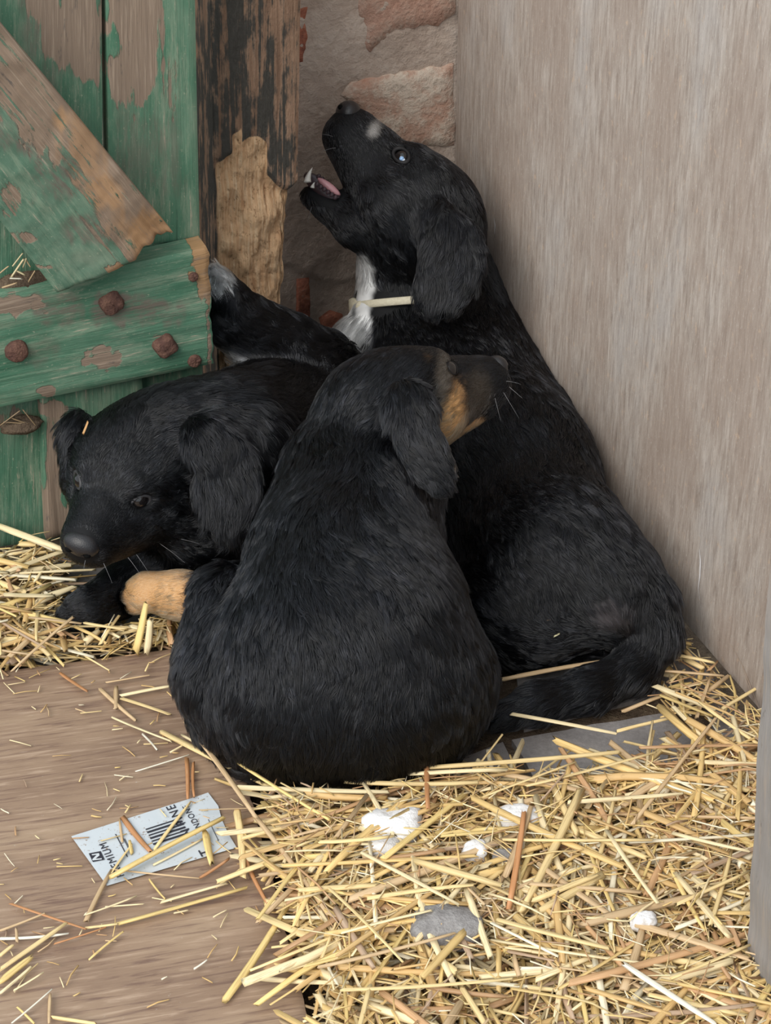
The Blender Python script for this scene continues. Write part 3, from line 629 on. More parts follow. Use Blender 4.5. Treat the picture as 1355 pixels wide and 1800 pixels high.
# ---- puppy sitting with its back to us, head turned across
HA = Head(at(690, 702, 1.560), at(880, 632, 1.615), cdir(-0.3, 1, 0.05), 0.164)
prA = [RCP((640, 870, 1.50, 100), (606, 985, 1.435, 136), k=0.04, L=0.017), RCP((606, 985, 1.435, 138), (596, 1140, 1.37, 190), k=0.05, L=0.0165),
       RCP((640, 1120, 1.37, 185), (695, 1205, 1.35, 155), k=0.05, L=0.018), RCP((575, 1180, 1.37, 165), (500, 1215, 1.355, 148), k=0.04, L=0.018),
       RCP((590, 1195, 1.355, 182), (588, 1200, 1.353, 180), k=0.06, L=0.018, flow=cdir(-0.1, -1, 0.2)),
       RCP((650, 735, 1.560, 92), (648, 860, 1.50, 116), k=0.035, L=0.018, lift=0.45),
       RCP((575, 840, 1.53, 70), (580, 960, 1.47, 105), k=0.05, L=0.0165), RCP((672, 860, 1.53, 56), (668, 1000, 1.45, 72), k=0.04, L=0.0165),
       RCP((398, 1052, 1.405, 60), (394, 1180, 1.350, 84), k=0.006, L=0.018, flow=cdir(-0.2, -1, 0.2), lift=0.5), RCP((405, 1170, 1.385, 85), (440, 1215, 1.365, 110), k=0.03, L=0.0165),
       RCP((730, 1130, 1.42, 82), (772, 1190, 1.38, 80), k=0.04, L=0.0165),
       RCP((395, 1052, 1.485, 48), (315, 1047, 1.505, 39), k=0.02, L=0.010, flow=cdir(-1, 0, 0), lift=0.2), RCP((318, 1044, 1.508, 39), (262, 1040, 1.515, 36), k=0.012, L=0.006, flow=cdir(-1, -0.1, 0), lift=0.15)]
for dx, dy in ((-2, -18), (-12, 0), (-2, 17)): prA.append(RCP((255 + dx, 1043 + dy, 1.515, 19), (238 + dx, 1048 + dy, 1.518, 15), k=0.004, L=0.005, flow=cdir(-1, -0.1, 0), lift=0.15))
prA += HA.prims()
prA += [ELP((720, 722, 1.492), (50, 58, 24), (0.1, -1, 0.25), (0.25, 0.2, 1), k=0.012, flow=cdir(0.25, -1, 0.1), L=0.016),
        ELP((744, 790, 1.462), (46, 88, 12), (0.46, -1, 0.15), (0.25, 0.1, 1), k=0.006, flow=cdir(0.4, -1, 0.05), L=0.013, lift=0.2)]
paA = [(at(798, 748, 1.53), np.array([.015, .06, .034]), TAN, 0.25), (at(768, 636, 1.53), np.array([.011, .06, .008]), TAN, 0.3), (at(784, 672, 1.53), np.array([.007, .05, .014]), (0.10, 0.088, 0.075), 0.5),
       (at(842, 715, 1.54), np.array([.014, .05, .020]), (0.035, 0.028, 0.022), 0.5), (at(835, 765, 1.54), np.array([.012, .05, .008]), TAN, 0.3), (at(810, 700, 1.5), np.array([.009, .06, .014]), B0, 0.3),
       (at(282, 1044, 1.51), np.array([.034, .06, .045]), TAN, 0.15)]

# ---- puppy stretched along the plywood with its head thrown up, biting the post
HB = Head(at(748, 372, 1.915), at(619, 190, 1.955), cdir(0.78, 0.58, 0.02), 0.198)
prB = [RCP((775, 545, 1.93, 100), (790, 650, 1.86, 118), k=0.04, L=0.016), RCP((790, 650, 1.86, 120), (880, 840, 1.69, 150), k=0.05, L=0.016), RCP((880, 840, 1.69, 150), (975, 1000, 1.54, 132), k=0.05, L=0.016),
       RCP((975, 990, 1.54, 132), (1065, 1040, 1.50, 100), k=0.05, L=0.016), RCP((760, 420, 1.945, 88), (765, 560, 1.92, 100), k=0.04, L=0.017), RCP((690, 420, 1.92, 60), (700, 540, 1.90, 62), k=0.04, L=0.012, lift=0.5),
       RCP((905, 1080, 1.50, 78), (955, 1110, 1.475, 52), k=0.03, L=0.016), RCP((850, 1080, 1.50, 70), (905, 1110, 1.48, 58), k=0.03, L=0.016),
       RCP((640, 620, 1.86, 52), (700, 680, 1.84, 90), k=0.05, L=0.024, lift=0.6, flow=cdir(-0.5, -0.8, 0.1)), RCP((700, 720, 1.80, 70), (690, 900, 1.70, 50), k=0.04, L=0.016), RCP((830, 600, 1.95, 60), (930, 760, 1.79, 80), k=0.05, L=0.016)]
prB += CHAIN([(1080, 1035, 1.50, 66), (1130, 1062, 1.485, 56), (1150, 1112, 1.465, 44), (1120, 1172, 1.44, 38), (1040, 1212, 1.415, 36), (950, 1236, 1.40, 34), (880, 1262, 1.385, 26)], k=0.012, L=0.018, lift=0.3)
prB += HB.prims(jaw=False)
prB += CHAIN([(690, 420, 1.90, 62), (625, 390, 1.90, 40), (578, 362, 1.91, 24), (548, 345, 1.912, 19)], k=0.014, L=0.007, flow=HB.v(0, -1, 0), lift=0.2)
prB += [ELP((772, 405, 1.842), (40, 58, 18), (0.05, -1, 0.2), (-0.2, 0.1, 1), k=0.012, flow=cdir(0.1, -1, 0.1), L=0.018), ELP((794, 462, 1.818), (60, 88, 12), (-0.18, -1, 0.1), (-0.1, 0.1, 1), k=0.008, flow=cdir(0.0, -1, 0.05), L=0.016, lift=0.25),
        ELP((768, 516, 1.804), (42, 42, 11), (-0.4, -1, 0), (-0.1, 0.15, 1), k=0.012, flow=cdir(-0.3, -1, 0.05), L=0.010, lift=0.2)]
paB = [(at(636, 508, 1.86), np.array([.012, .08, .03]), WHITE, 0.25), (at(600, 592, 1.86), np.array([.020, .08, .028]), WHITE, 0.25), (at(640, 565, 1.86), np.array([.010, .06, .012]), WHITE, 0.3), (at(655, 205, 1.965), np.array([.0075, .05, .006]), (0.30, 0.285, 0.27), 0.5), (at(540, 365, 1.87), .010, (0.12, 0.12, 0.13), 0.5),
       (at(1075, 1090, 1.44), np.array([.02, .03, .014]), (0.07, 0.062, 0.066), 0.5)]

# ---- puppy lying by the door, looking down to the left
HC = Head(at(236, 806, 1.585), at(148, 942, 1.487), cdir(0.25, 1, 0.55), 0.172)
prC = [RCP((300, 780, 1.60, 95), (400, 790, 1.62, 105), k=0.04, L=0.024, lift=0.5), RCP((400, 790, 1.62, 105), (480, 770, 1.69, 110), k=0.05, L=0.024, lift=0.45), RCP((470, 760, 1.70, 108), (560, 730, 1.765, 100), k=0.05, L=0.02),
       RCP((360, 890, 1.60, 85), (430, 880, 1.63, 95), k=0.04, L=0.02), RCP((330, 930, 1.585, 70), (400, 960, 1.60, 70), k=0.04, L=0.018), RCP((545, 690, 1.775, 66), (530, 760, 1.75, 80), k=0.04, L=0.02, flow=cdir(-.2, -1, 0)),
       RCP((330, 960, 1.585, 55), (215, 1035, 1.548, 40), k=0.03, L=0.012), RCP((222, 1035, 1.545, 42), (165, 1064, 1.52, 40), k=0.015, L=0.008, lift=0.2)]
for dx, dy in ((-2, -12), (-16, 6), (2, 22), (28, 28)): prC.append(RCP((155 + dx, 1060 + dy, 1.515, 20), (132 + dx, 1072 + dy, 1.51, 17), k=0.005, L=0.006, lift=0.15))
prC += [Prim('rc', a=at(560, 655, 1.775), b=at(560, 655, 1.775) + [0, .01, -.02], ra=62 * mpp(at(560, 655, 1.775)), rb=0.03, k=0.03, L=0.016, flow=cdir(0.1, -1, 0.1))]
prC += CHAIN([(560, 645, 1.772, 58), (505, 612, 1.765, 54), (452, 588, 1.758, 52), (415, 560, 1.754, 44), (398, 525, 1.752, 27), (386, 497, 1.75, 14), (380, 482, 1.75, 8)], k=0.02, L=0.018, lift=0.25)
prC += HC.prims() + [HC.rc((-0.08, 0.36, -0.17), 0.12, (-0.2, 0.08, -0.2), 0.15, k=0.03, L=0.009, flow=HC.v(0, -1, -.2), lift=0.2)]
prC += [ELP((362, 775, 1.555), (38, 50, 20), (0.4, -1, 0.15), (0.15, 0.3, 1), k=0.012, flow=cdir(0.4, -1, 0.1), L=0.022), ELP((398, 842, 1.535), (56, 92, 12), (0.05, -1, 0.1), (0.1, 0.2, 1), k=0.008, flow=cdir(0.05, -1, 0.05), L=0.026, lift=0.4),
        ELP((134, 752, 1.595), (24, 34, 20), (-0.25, -1, 0), (-0.5, 0.3, 0.8), k=0.012, flow=cdir(-0.4, -1, 0.1), L=0.02), ELP((122, 795, 1.58), (20, 56, 12), (0.05, -1, 0), (-0.7, 0.2, 0.7), k=0.008, flow=cdir(0.0, -1, 0.0), L=0.018)]
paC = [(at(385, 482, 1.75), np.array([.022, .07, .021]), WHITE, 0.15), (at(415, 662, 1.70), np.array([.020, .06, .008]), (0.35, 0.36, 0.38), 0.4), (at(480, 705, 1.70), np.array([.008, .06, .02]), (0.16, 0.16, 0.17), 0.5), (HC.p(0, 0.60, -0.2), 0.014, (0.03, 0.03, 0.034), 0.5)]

def strand_obj(name, strands, mat, parent, r=0.00013):
    hc = bpy.data.hair_curves.new(name); hc.add_curves([len(q) for q in strands])
    P_ = np.concatenate([np.asarray(q) for q in strands]).astype(np.float32); hc.attributes['position'].data.foreach_set('vector', P_.ravel())
    ra = hc.attributes.get('radius') or hc.attributes.new('radius', 'FLOAT', 'POINT'); ra.data.foreach_set('value', np.concatenate([np.linspace(r, r * 0.3, len(q)) for q in strands]).astype(np.float32))
    hc.materials.append(mat); o = bpy.data.objects.new(name, hc); COL.objects.link(o); o.parent = parent; return o
def b_extras(root, body):
    """open mouth, collar and painted eye glint of the puppy that bites the post"""
    YJ = 1.904; ax = cdir(0.80, -0.60, 0.0); ay = cdir(0.55, 0.75, 0.1); az = np.cross(ax, ay); m = mpp(at(575, 335, YJ))
    fr = (ax, ay, az)
    ball('gum', at(568, 331, YJ + 0.004), np.array([42, 15, 11]) * m, fr, M['gum'], root, 24)
    ball('tongue', at(578, 328, YJ - 0.004), np.array([25, 8, 9]) * m, fr, M['tongue'], root, 24, lambda q: q * np.array([1, 1 - 0.25 * math.exp(-(q[2] / 0.3) ** 2), 1]))
    def cone(c, d, h, r, bend):
        V, F = [], []; u = unit(np.cross(d, FW)); w = np.cross(d, u)
        for k in range(5):
            t_ = k / 4; ctr = c + d * h * t_ + bend * h * t_ * t_; q = r * (1 - t_) ** 0.75 + 0.0001
            for j in range(8): V.append(ctr + (u * math.cos(j * math.pi / 4) + w * math.sin(j * math.pi / 4)) * q)
        for k in range(4):
            for j in range(8): F.append((k * 8 + j, k * 8 + (j + 1) % 8, (k + 1) * 8 + (j + 1) % 8, (k + 1) * 8 + j))
        return mesh_obj('tooth', V, F, M['tooth'], root)
    cone(at(540, 320, YJ - 0.004), cdir(0.0, 1, 0), 24 * m, 7 * m, cdir(1, 0.2, 0) * 0.4)
    cone(at(549, 330, YJ - 0.012), cdir(0.2, 1, 0), 10 * m, 4 * m, cdir(1, 0, 0) * 0.2)
    for i in range(6):
        ball('gum_ridge', at(557 + i * 6.5, 324 + i * 4.6, YJ - 0.013), np.array([4, 5, 4]) * m, fr, M['gum'], root, 10)
        ball('gum_ridge', at(560 + i * 6.2, 310 + i * 5.0, YJ + 0.006), np.array([4, 5, 4]) * m, fr, M['gum'], root, 10)
    # collar: a flat cream band laid on the neck
    me = body.data; V = np.empty(len(me.vertices) * 3); me.vertices.foreach_get('co', V); V = V.reshape(-1, 3)
    c = at(752, 540, 1.915); axis = UP; rel = V - c; hgt = rel @ axis; sl = V[np.abs(hgt) < 0.008]; rs = sl - c; rs = rs - np.outer(rs @ axis, axis)
    ang = np.arctan2(rs @ -FW, rs @ RT); rad = np.linalg.norm(rs, axis=1); n = 72; R_ = np.zeros(n)
    for i in range(n):
        d = np.abs((ang - (-math.pi + 2 * math.pi * i / n) + math.pi) % (2 * math.pi) - math.pi); ok = (d < 0.09) & (rad < 0.083); R_[i] = rad[ok].max() if ok.any() else 0.07
    R_ = np.minimum(R_, 0.078); R_ = np.array([max(R_[(i + j) % n] for j in range(-2, 3)) for i in range(n)]); R_ = np.array([np.mean([R_[(i + j) % n] for j in range(-2, 3)]) for i in range(n)]) + 0.0045; R_ = R_ - 0.016 * sstep(0.1, 0.6, np.cos(-math.pi + 2 * math.pi * np.arange(n) / n))
    W_, F_, ring = [], [], []
    for i in range(n):
        a = -math.pi + 2 * math.pi * i / n; d = RT * math.cos(a) - FW * math.sin(a); tl = axis * (0.0075 * math.sin(a * 2) * 0.3)
        for dr, dz in ((0, -1), (0.0025, -0.8), (0.0028, 0.8), (0, 1)): W_.append(c + d * (R_[i] + dr) + axis * dz * (0.0045 + 0.005 * sstep(.88, .97, -math.cos(a)) * (math.sin(a) > -.3)) + tl)
        ring.append(c + d * R_[i] + tl)
        for k in range(4): F_.append((i * 4 + k, i * 4 + (k + 1) % 4, ((i + 1) % n) * 4 + (k + 1) % 4, ((i + 1) % n) * 4 + k))
    co = mesh_obj('collar', W_, F_, M['collar'], root); co['label'] = 'cream collar'
    pp = [p for p in prB if not p.sub]
    Yk = next((Y for Y in np.arange(1.75, 2.0, 0.001) if min(p.d(at(645, 539, Y)[None])[0] for p in pp) < 0.0), 1.87)
    kc = at(645, 539, Yk - 0.006); ball('collar_knot', kc, np.array([0.0125, 0.0085, 0.007]), (RT, UP, FW), M['collar'], co, 16)
    # bluish-white glint on the eye, put in as a pale and a blue ball
    e = HB.p(-0.158, 0.295, 0.045); vw = unit(CAMP - e)
    ball('eye_glint', e + vw * 0.038 * HB.L + UP * -0.0030 + RT * 0.001, np.array([0.0026, 0.0048, 0.0026]), (RT, UP, FW), M['white'], root, 12)
    ball('blue_glint', e + vw * 0.044 * HB.L + UP * 0.0006 - RT * 0.0006, np.array([0.0026, 0.0026, 0.0018]), (RT, UP, FW), M['blue_glint'], root, 12)
    return [(p + UP * .009, 0.010) for p in ring if p[0] < at(690, 540, 1.9)[0]] + [(p, 0.0135 if p[0] < at(672, 540, 1.9)[0] else 0.0085) for p in ring if p[0] < at(735, 540, 1.9)[0]] + [(kc, 0.017), (kc + RT * .012, .013), (at(578, 332, YJ), 0.018), (at(550, 322, YJ), 0.014)]
DOGS = [('puppy', 'black puppy with tan paw and cheek sitting with its back turned', prA, paA, HA, 'A', 125000, 0.02),
        ('puppy', 'black puppy with white chest throwing its head back to bite the door post', prB, paB, HB, 'B', 105000, 0.03),
        ('puppy', 'fluffy black puppy lying beside the green door and looking down', prC, paC, HC, 'C', 105000, 0.08)]
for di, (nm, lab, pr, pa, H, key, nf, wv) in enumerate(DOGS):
    root = empty(nm); tag(root, lab, 'puppy', 'litter of black puppies')
    COAT[key] = (root, pr)
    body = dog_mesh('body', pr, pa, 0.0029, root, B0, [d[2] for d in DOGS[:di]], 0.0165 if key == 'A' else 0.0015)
    bald = [(H.p(0.155 * s_, 0.292, 0.045), (0.076 if H is HC else 0.058) * H.L) for s_ in (-1, 1)] + [(H.p(0, 0.67, -0.035), 0.10 * H.L)]
    face_parts(H, root)
    if key == 'B': bald += b_extras(root, body)
    if FUR: dog_fur(body, pr, pa, nf, B0, root, wv, seed=di, bald=bald)

t = NT('whisker'); M['whisker'] = t.done(t.mix(t.noise(t.obj(), (1, 1, 1), 100), (0.22, 0.22, 0.23), (0.35, 0.35, 0.36)), 0.4, 0.4)
def whiskers(key, lst):
    st = []
    for (x0, y0, x1, y1, Y0, Y1, sag) in lst:
        a, b = at(x0, y0, Y0), at(x1, y1, Y1); st.append([a + (b - a) * q + np.array([0, 0, -sag]) * q * q for q in np.linspace(0, 1, 7)])
    tag(strand_obj('whiskers', st, M['whisker'], COAT[key][0]), kind='stuff')
whiskers('C', [(182, 990, 197, 1022, 1.475, 1.465, .002), (240, 975, 262, 1005, 1.50, 1.49, .002), (225, 980, 250, 1010, 1.49, 1.48, .004), (300, 945, 350, 950, 1.54, 1.53, .004), (150, 985, 146, 1003, 1.47, 1.46, .001), (280, 955, 325, 985, 1.53, 1.51, .003)])
whiskers('A', [(885, 690, 912, 735, 1.57, 1.56, 0), (895, 680, 918, 700, 1.58, 1.57, 0), (870, 700, 880, 740, 1.56, 1.55, 0), (890, 670, 915, 672, 1.58, 1.57, .002)])
whiskers('B', [(548, 362, 540, 392, 1.90, 1.89, 0), (590, 260, 565, 262, 1.90, 1.88, .003), (585, 240, 562, 232, 1.90, 1.88, .002)])

# ================================================================== STRAW, LABEL, STONES, LITTER
TINTS = [(0.66, 0.46, 0.19), (0.70, 0.53, 0.26), (0.74, 0.61, 0.37), (0.58, 0.38, 0.16), (0.46, 0.27, 0.135), (0.78, 0.70, 0.52), (0.54, 0.38, 0.215), (0.68, 0.50, 0.20), (0.40, 0.28, 0.19), (0.72, 0.58, 0.34)]
TINTS = [tuple(min(0.9, x * 1.12) for x in c_) for c_ in TINTS]
TP = np.array([.16, .15, .15, .11, .08, .08, .09, .09, .05, .04])
def straw_geo(L, w, th, bend, rg, seg=3, split=True):
    """flattened split stalk along +Y, centred; returns verts, faces"""
    V, F = [], []; nr = 6
    for i in range(seg + 1):
        t_ = i / seg; y = (t_ - 0.5) * L; ww = w * (0.5 if not split else (0.44 + 0.06 * math.sin(3.0 * t_ + 1))); 
        if split and i in (0, seg): ww *= rg.uniform(0.72, 1.05)
        sx = bend * (1 - (2 * t_ - 1) ** 2) * L
        for j in range(nr):
            a = 2 * math.pi * j / nr; V.append((sx + math.cos(a) * ww, y + (rg.uniform(-.5, .5) * w if i in (0, seg) else 0), math.sin(a) * th * 0.5))
    for i in range(seg):
        for j in range(nr): F.append((i * nr + j, i * nr + (j + 1) % nr, (i + 1) * nr + (j + 1) % nr, (i + 1) * nr + j))
    F.append(tuple(range(nr))[::-1]); F.append(tuple(seg * nr + j for j in range(nr)))
    return np.array(V), F
def frame(a, b, roll=0.0):
    y = unit(b - a); z = np.array([0, 0, 1.0]); x = unit(np.cross(y, z)); z = np.cross(x, y); c, s_ = math.cos(roll), math.sin(roll)
    return np.stack([x * c + z * s_, y, z * c - x * s_], 1)
SR = random.Random(11)
def straw_single(a, b, w, tint, name='straw_stalk', label=None, group=None, bend=None):
    L = float(np.linalg.norm(b - a)); V, F = straw_geo(L, w, max(0.0012, w * SR.uniform(.35, .6)), SR.uniform(-.02, .02) if bend is None else bend, SR, 5)
    o = mesh_obj(name, V, F, M['straw']); o.matrix_world = Matrix.Translation((a + b) / 2) @ Matrix(frame(a, b, SR.uniform(-.5, .5)).tolist()).to_4x4()
    tt = np.array(tint) * SR.uniform(.9, 1.08); setattr_c(o.data, 'tint', np.tile(tt, (len(V), 1))); setattr_v(o.data, 'uvw', V + SR.random() * 3)
    tag(o, label, 'straw', group); return o
def px_straw(x1, y1, x2, y2, w, z1, z2, tint, **k):
    a, b = flr(x1, y1, z1), flr(x2, y2, z2); return straw_single(a, b, w * mpp((a + b) / 2), tint, **k)
G, YE, PA_, RD, WH, BR = TINTS[1], TINTS[7], TINTS[2], (0.52, 0.245, 0.105), (0.80, 0.75, 0.62), TINTS[6]
zb = BZ + 0.004
ONB = [(197, 1261, 301, 1303, 7, PA_), (239, 1356, 332, 1327, 4, WH), (270, 1495, 334, 1411, 8, G), (217, 1438, 266, 1498, 11, RD), (328, 1332, 330, 1405, 8, RD), (340, 1340, 341, 1400, 6, RD),
       (151, 1619, 195, 1531, 9, BR), (195, 1535, 232, 1484, 7, G), (283, 1586, 398, 1553, 8, PA_), (18, 1588, 151, 1633, 6, RD), (151, 1631, 206, 1624, 6, G), (0, 1704, 117, 1622, 11, G),
       (0, 1727, 58, 1681, 13, YE), (0, 1746, 55, 1699, 8, PA_), (24, 1741, 75, 1710, 5, PA_), (0, 1650, 120, 1641, 6, WH), (155, 1688, 217, 1637, 5, YE), (95, 1659, 186, 1630, 4, RD), (91, 1788, 168, 1799, 8, G),
       (88, 1748, 86, 1799, 7, BR), (20, 1799, 91, 1739, 4, WH), (350, 1544, 403, 1509, 6, RD), (195, 1528, 350, 1544, 4, BR), (212, 1223, 305, 1205, 8, PA_),
       (175, 1210, 239, 1267, 8, BR), (204, 1207, 204, 1245, 9, BR), (212, 1227, 299, 1256, 8, G), (106, 1183, 155, 1216, 9, RD), (341, 1703, 363, 1688, 4, WH), (185, 1594, 252, 1589, 4, PA_), (0, 1636, 80, 1605, 5, BR),
       (215, 1480, 210, 1440, 5, BR), (232, 1500, 228, 1478, 8, YE), (270, 1520, 360, 1472, 5, PA_), (0, 1680, 22, 1662, 8, G), (30, 1655, 28, 1632, 6, BR), (185, 1200, 262, 1187, 5, BR), (255, 1180, 262, 1165, 4, G), (300, 1322, 330, 1305, 5, PA_),
       (262, 1545, 290, 1580, 4, YE), (380, 1560, 432, 1520, 6, G), (305, 1605, 330, 1600, 4, PA_), (375, 1612, 398, 1600, 3, PA_), (60, 1799, 30, 1770, 5, YE), (240, 1575, 150, 1608, 4, PA_), (320, 1292, 360, 1315, 6, PA_), (250, 1290, 276, 1318, 4, WH)]
for r_ in ONB: px_straw(*r_[:5], zb, zb + SR.uniform(0, .003), r_[5], label='loose straw stalk lying flat on the brown plywood board', group='straw on the plywood board')
NAMED = [((285, 1287, 600, 1442, 17, zb, .035, G), 'longest golden straw stalk running along the sitting puppy rump'), ((328, 1270, 449, 1436, 12, zb + .018, .040, BR), 'straw stalk leaning across the long stalk beside the puppy rump'),
         ((196, 1541, 394, 1437, 15, zb + .006, zb + .009, YE), 'thick bright yellow straw stalk lying across the printed label'), ((204, 1625, 434, 1560, 12, zb, zb + .003, YE), 'long yellow straw stalk just below the printed label'),
         ((396, 1757, 503, 1595, 14, zb, .032, YE), 'golden straw stalk alone on the near corner of the plywood board'), ((434, 1717, 610, 1727, 10, zb, .034, PA_), 'pale straw stalk reaching from the plywood board into the bedding'),
         ((416, 1425, 427, 1542, 14, zb + .006, zb + .006, G), 'broad straw stalk standing upright past the label end'), ((361, 1460, 372, 1518, 15, zb + .003, zb + .002, YE), 'short broad straw stub on the printed label'), ((425, 1495, 474, 1595, 8, zb + .006, .02, RD), 'reddish straw sliver at the plywood board edge'),
         ((447, 1433, 577, 1608, 10, .034, .042, BR), 'long brown straw stalk pointing away from the label corner'), ((238, 1145, 256, 1062, 16, .02, .06, YE), 'flat yellow straw stub standing before the tan paw'), ((258, 1148, 264, 1090, 14, .02, .05, PA_), 'pale straw stub standing under the tan paw'),
         ((-5, 898, 62, 880, 12, .05, .05, G), 'straight golden stalk lying against the green door foot'), ((0, 925, 118, 968, 15, .045, .045, PA_), 'broad pale stalk below the green door foot'), ((128, 1085, 20, 1180, 6, .05, .035, BR), 'thin dark stalk slanting below the black paw'),
         ((1094, 1693, 1258, 1800, 15, .055, .05, WH), 'broad whitish straw stalk at the bottom of the bedding'), ((877, 1617, 1070, 1667, 15, .052, .05, G), 'wide golden stalk right of the grey lump'), ((894, 1596, 921, 1426, 12, .045, .05, RD), 'orange brown stalk crossing in front of a white lump'),
         ((1246, 1317, 1343, 1282, 19, .03, .035, G), 'broadest golden stalk touching the grey timber post'), ((1067, 1461, 1158, 1590, 10, .05, .05, PA_), 'pale stalk slanting down the middle of the bedding')]
for g_, lab in NAMED: px_straw(*g_, label=lab)
TOPS = [(935, 1584, 1053, 1537, 12, G), (636, 1499, 806, 1590, 9, PA_), (1111, 1449, 1258, 1262, 8, BR), (736, 1350, 1088, 1322, 10, G), (718, 1361, 889, 1353, 10, PA_), (607, 1373, 842, 1375, 10, G), (924, 1382, 1153, 1322, 9, G), (883, 1476, 1147, 1476, 10, G), (1188, 1590, 1317, 1532, 9, G),
        (1182, 1464, 1317, 1496, 8, PA_), (648, 1579, 836, 1555, 11, G), (730, 1514, 877, 1555, 15, G), (578, 1561, 707, 1690, 9, G), (560, 1480, 690, 1470, 9, G), (900, 1255, 1085, 1290, 11, PA_), (1085, 1285, 1180, 1262, 8, G), (1150, 1205, 1255, 1248, 13, PA_), (1160, 1222, 1250, 1258, 10, YE), (1155, 1178, 1270, 1188, 10, BR), (1180, 1150, 1255, 1165, 8, G), (880, 1195, 1075, 1160, 11, BR), (1270, 1245, 1345, 1200, 8, G),
        (750, 1330, 752, 1420, 10, RD), (560, 1700, 800, 1640, 8, BR), (600, 1740, 900, 1720, 9, G), (980, 1700, 1190, 1730, 8, BR), (850, 1400, 1010, 1340, 8, G), (1000, 1410, 1200, 1395, 9, PA_), (1180, 1720, 1320, 1660, 9, G), (600, 1640, 760, 1600, 9, PA_)]
for r_ in TOPS: px_straw(*r_[:5], .046 if r_[1] > 1320 else .02, .05 if r_[1] > 1320 else .022, r_[5], label='straw stalk lying on top of the loose bedding', group='straw on top of the bedding')

# areas strewn with bedding, as patches of ground
def inside(poly, x, y):
    c = np.zeros(len(x), bool); n = len(poly)
    for i in range(n):
        (x0, y0), (x1, y1) = poly[i], poly[(i + 1) % n]; m_ = ((y0 > y) != (y1 > y)); xi = (x1 - x0) * (y - y0) / ((y1 - y0) if y1 != y0 else 1e-9) + x0; c ^= m_ & (x < xi)
    return c
def gp(l): return [tuple(flr(x, y)[:2]) for x, y in l]
DENSE = gp([(475, 1425), (700, 1418), (880, 1425), (1090, 1425), (1270, 1350), (1310, 1300), (1350, 1300), (1420, 1500), (1400, 1990), (625, 1990), (552, 1700), (500, 1520)])
LEFT = gp([(-150, 905), (100, 912), (130, 960), (118, 1000), (100, 1085), (130, 1108), (235, 1105), (318, 1105), (318, 1150), (200, 1166), (0, 1188), (-150, 1222)])
SIDE = gp([(1100, 1180), (1180, 1090), (1215, 1105), (1345, 1262), (1240, 1280), (1120, 1240)])
SV, SF, ST, SU = [], [], [], []; nvt = 0
sg = random.Random(5)
def dogs_near(P):
    d = np.full(len(P), 1.0)
    for key in 'ABC':
        for p in COAT[key][1]:
            if not p.sub: d = np.minimum(d, p.d(P))
    return d
def strew(poly, n, zlo, zhi, lmin, lmax, wmin, wmax, dens=None, tilt=0.15, singles=0, label=None, group=None, mean=0.0, spread=1.2, clear=0.012, dark=False):
    global nvt
    xs, ys = [p[0] for p in poly], [p[1] for p in poly]; g = np.random.default_rng(n); X, Y = [], []
    k = 0
    while k < n:
        x = g.uniform(min(xs), max(xs), 4000); y = g.uniform(min(ys), max(ys), 4000); ok = inside(poly, x, y)
        if dens is not None: ok &= g.random(4000) < dens(x, y)
        X.append(x[ok]); Y.append(y[ok]); k += ok.sum()
    X, Y = np.concatenate(X)[:n], np.concatenate(Y)[:n]
    L = lmin + (lmax - lmin) * g.random(n) ** 2.0; w = wmin + (wmax - wmin) * g.random(n) ** 1.5; a = np.where(g.random(n) < .75, mean + g.normal(size=n) * spread, g.uniform(-1.6, 1.6, n))
    z = zlo + (zhi - zlo) * (g.random(n) if singles == 0 else 0.6 + .4 * g.random(n)); d = unit3(np.stack([np.cos(a), np.sin(a), g.normal(size=n) * tilt * 0.5], 1)); c = np.stack([X, Y, z], 1)
    pa, pb_ = c - d * L[:, None] / 2, c + d * L[:, None] / 2; lf = np.maximum(0, 0.003 - np.minimum(pa[:, 2], pb_[:, 2])); pa[:, 2] += lf; pb_[:, 2] += lf
    smp = np.stack([pa + (pb_ - pa) * q for q in (0, .25, .5, .75, 1)], 1)
    ok = dogs_near(smp.reshape(-1, 3)).reshape(n, 5).min(1) >= clear; ok &= ((smp - PA) @ PN).min(1) >= .004
    ok &= ~((((smp - DP) @ DN).min(1) < .018) & (smp[..., 0].max(1) < -.15)); ti = g.choice(len(TINTS), n, p=TP / TP.sum())
    for i in np.nonzero(ok)[0]:
        t_ = np.array(TINTS[ti[i]]) * g.uniform(.85, 1.1)
        if singles > 0 and i < singles:
            straw_single(pa[i], pb_[i], w[i], t_, label=label, group=group); continue
        V, F = straw_geo(L[i], w[i], max(.001, w[i] * g.uniform(.3, .55)), g.normal() * 0.03, sg, 2 if L[i] < .05 else 3)
        V2 = V @ frame(pa[i], pb_[i], g.uniform(-.8, .8)).T + (pa[i] + pb_[i]) / 2
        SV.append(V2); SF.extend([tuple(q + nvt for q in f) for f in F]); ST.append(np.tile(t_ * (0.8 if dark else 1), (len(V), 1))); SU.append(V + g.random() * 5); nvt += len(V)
def flush(name, label):
    global SV, SF, ST, SU, nvt
    o = mesh_obj(name, np.concatenate(SV), SF, M['straw']); setattr_c(o.data, 'tint', np.concatenate(ST)); setattr_v(o.data, 'uvw', np.concatenate(SU)); tag(o, label, 'straw', kind='stuff')
    SV, SF, ST, SU, nvt = [], [], [], [], 0
def dn_right(x, y):                                     # bare patch of earth at the near edge
    P = np.stack([x, y], 1); q = np.array(flr(760, 1790)[:2]); r_ = np.linalg.norm((P - q) / [0.09, 0.05], axis=1); return np.where(r_ < 1, .25, 1.0)
MV = math.radians(4)
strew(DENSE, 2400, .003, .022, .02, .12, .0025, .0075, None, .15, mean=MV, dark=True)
strew(DENSE, 2500, .016, .042, .02, .17, .0025, .008, dn_right, .12, mean=MV)
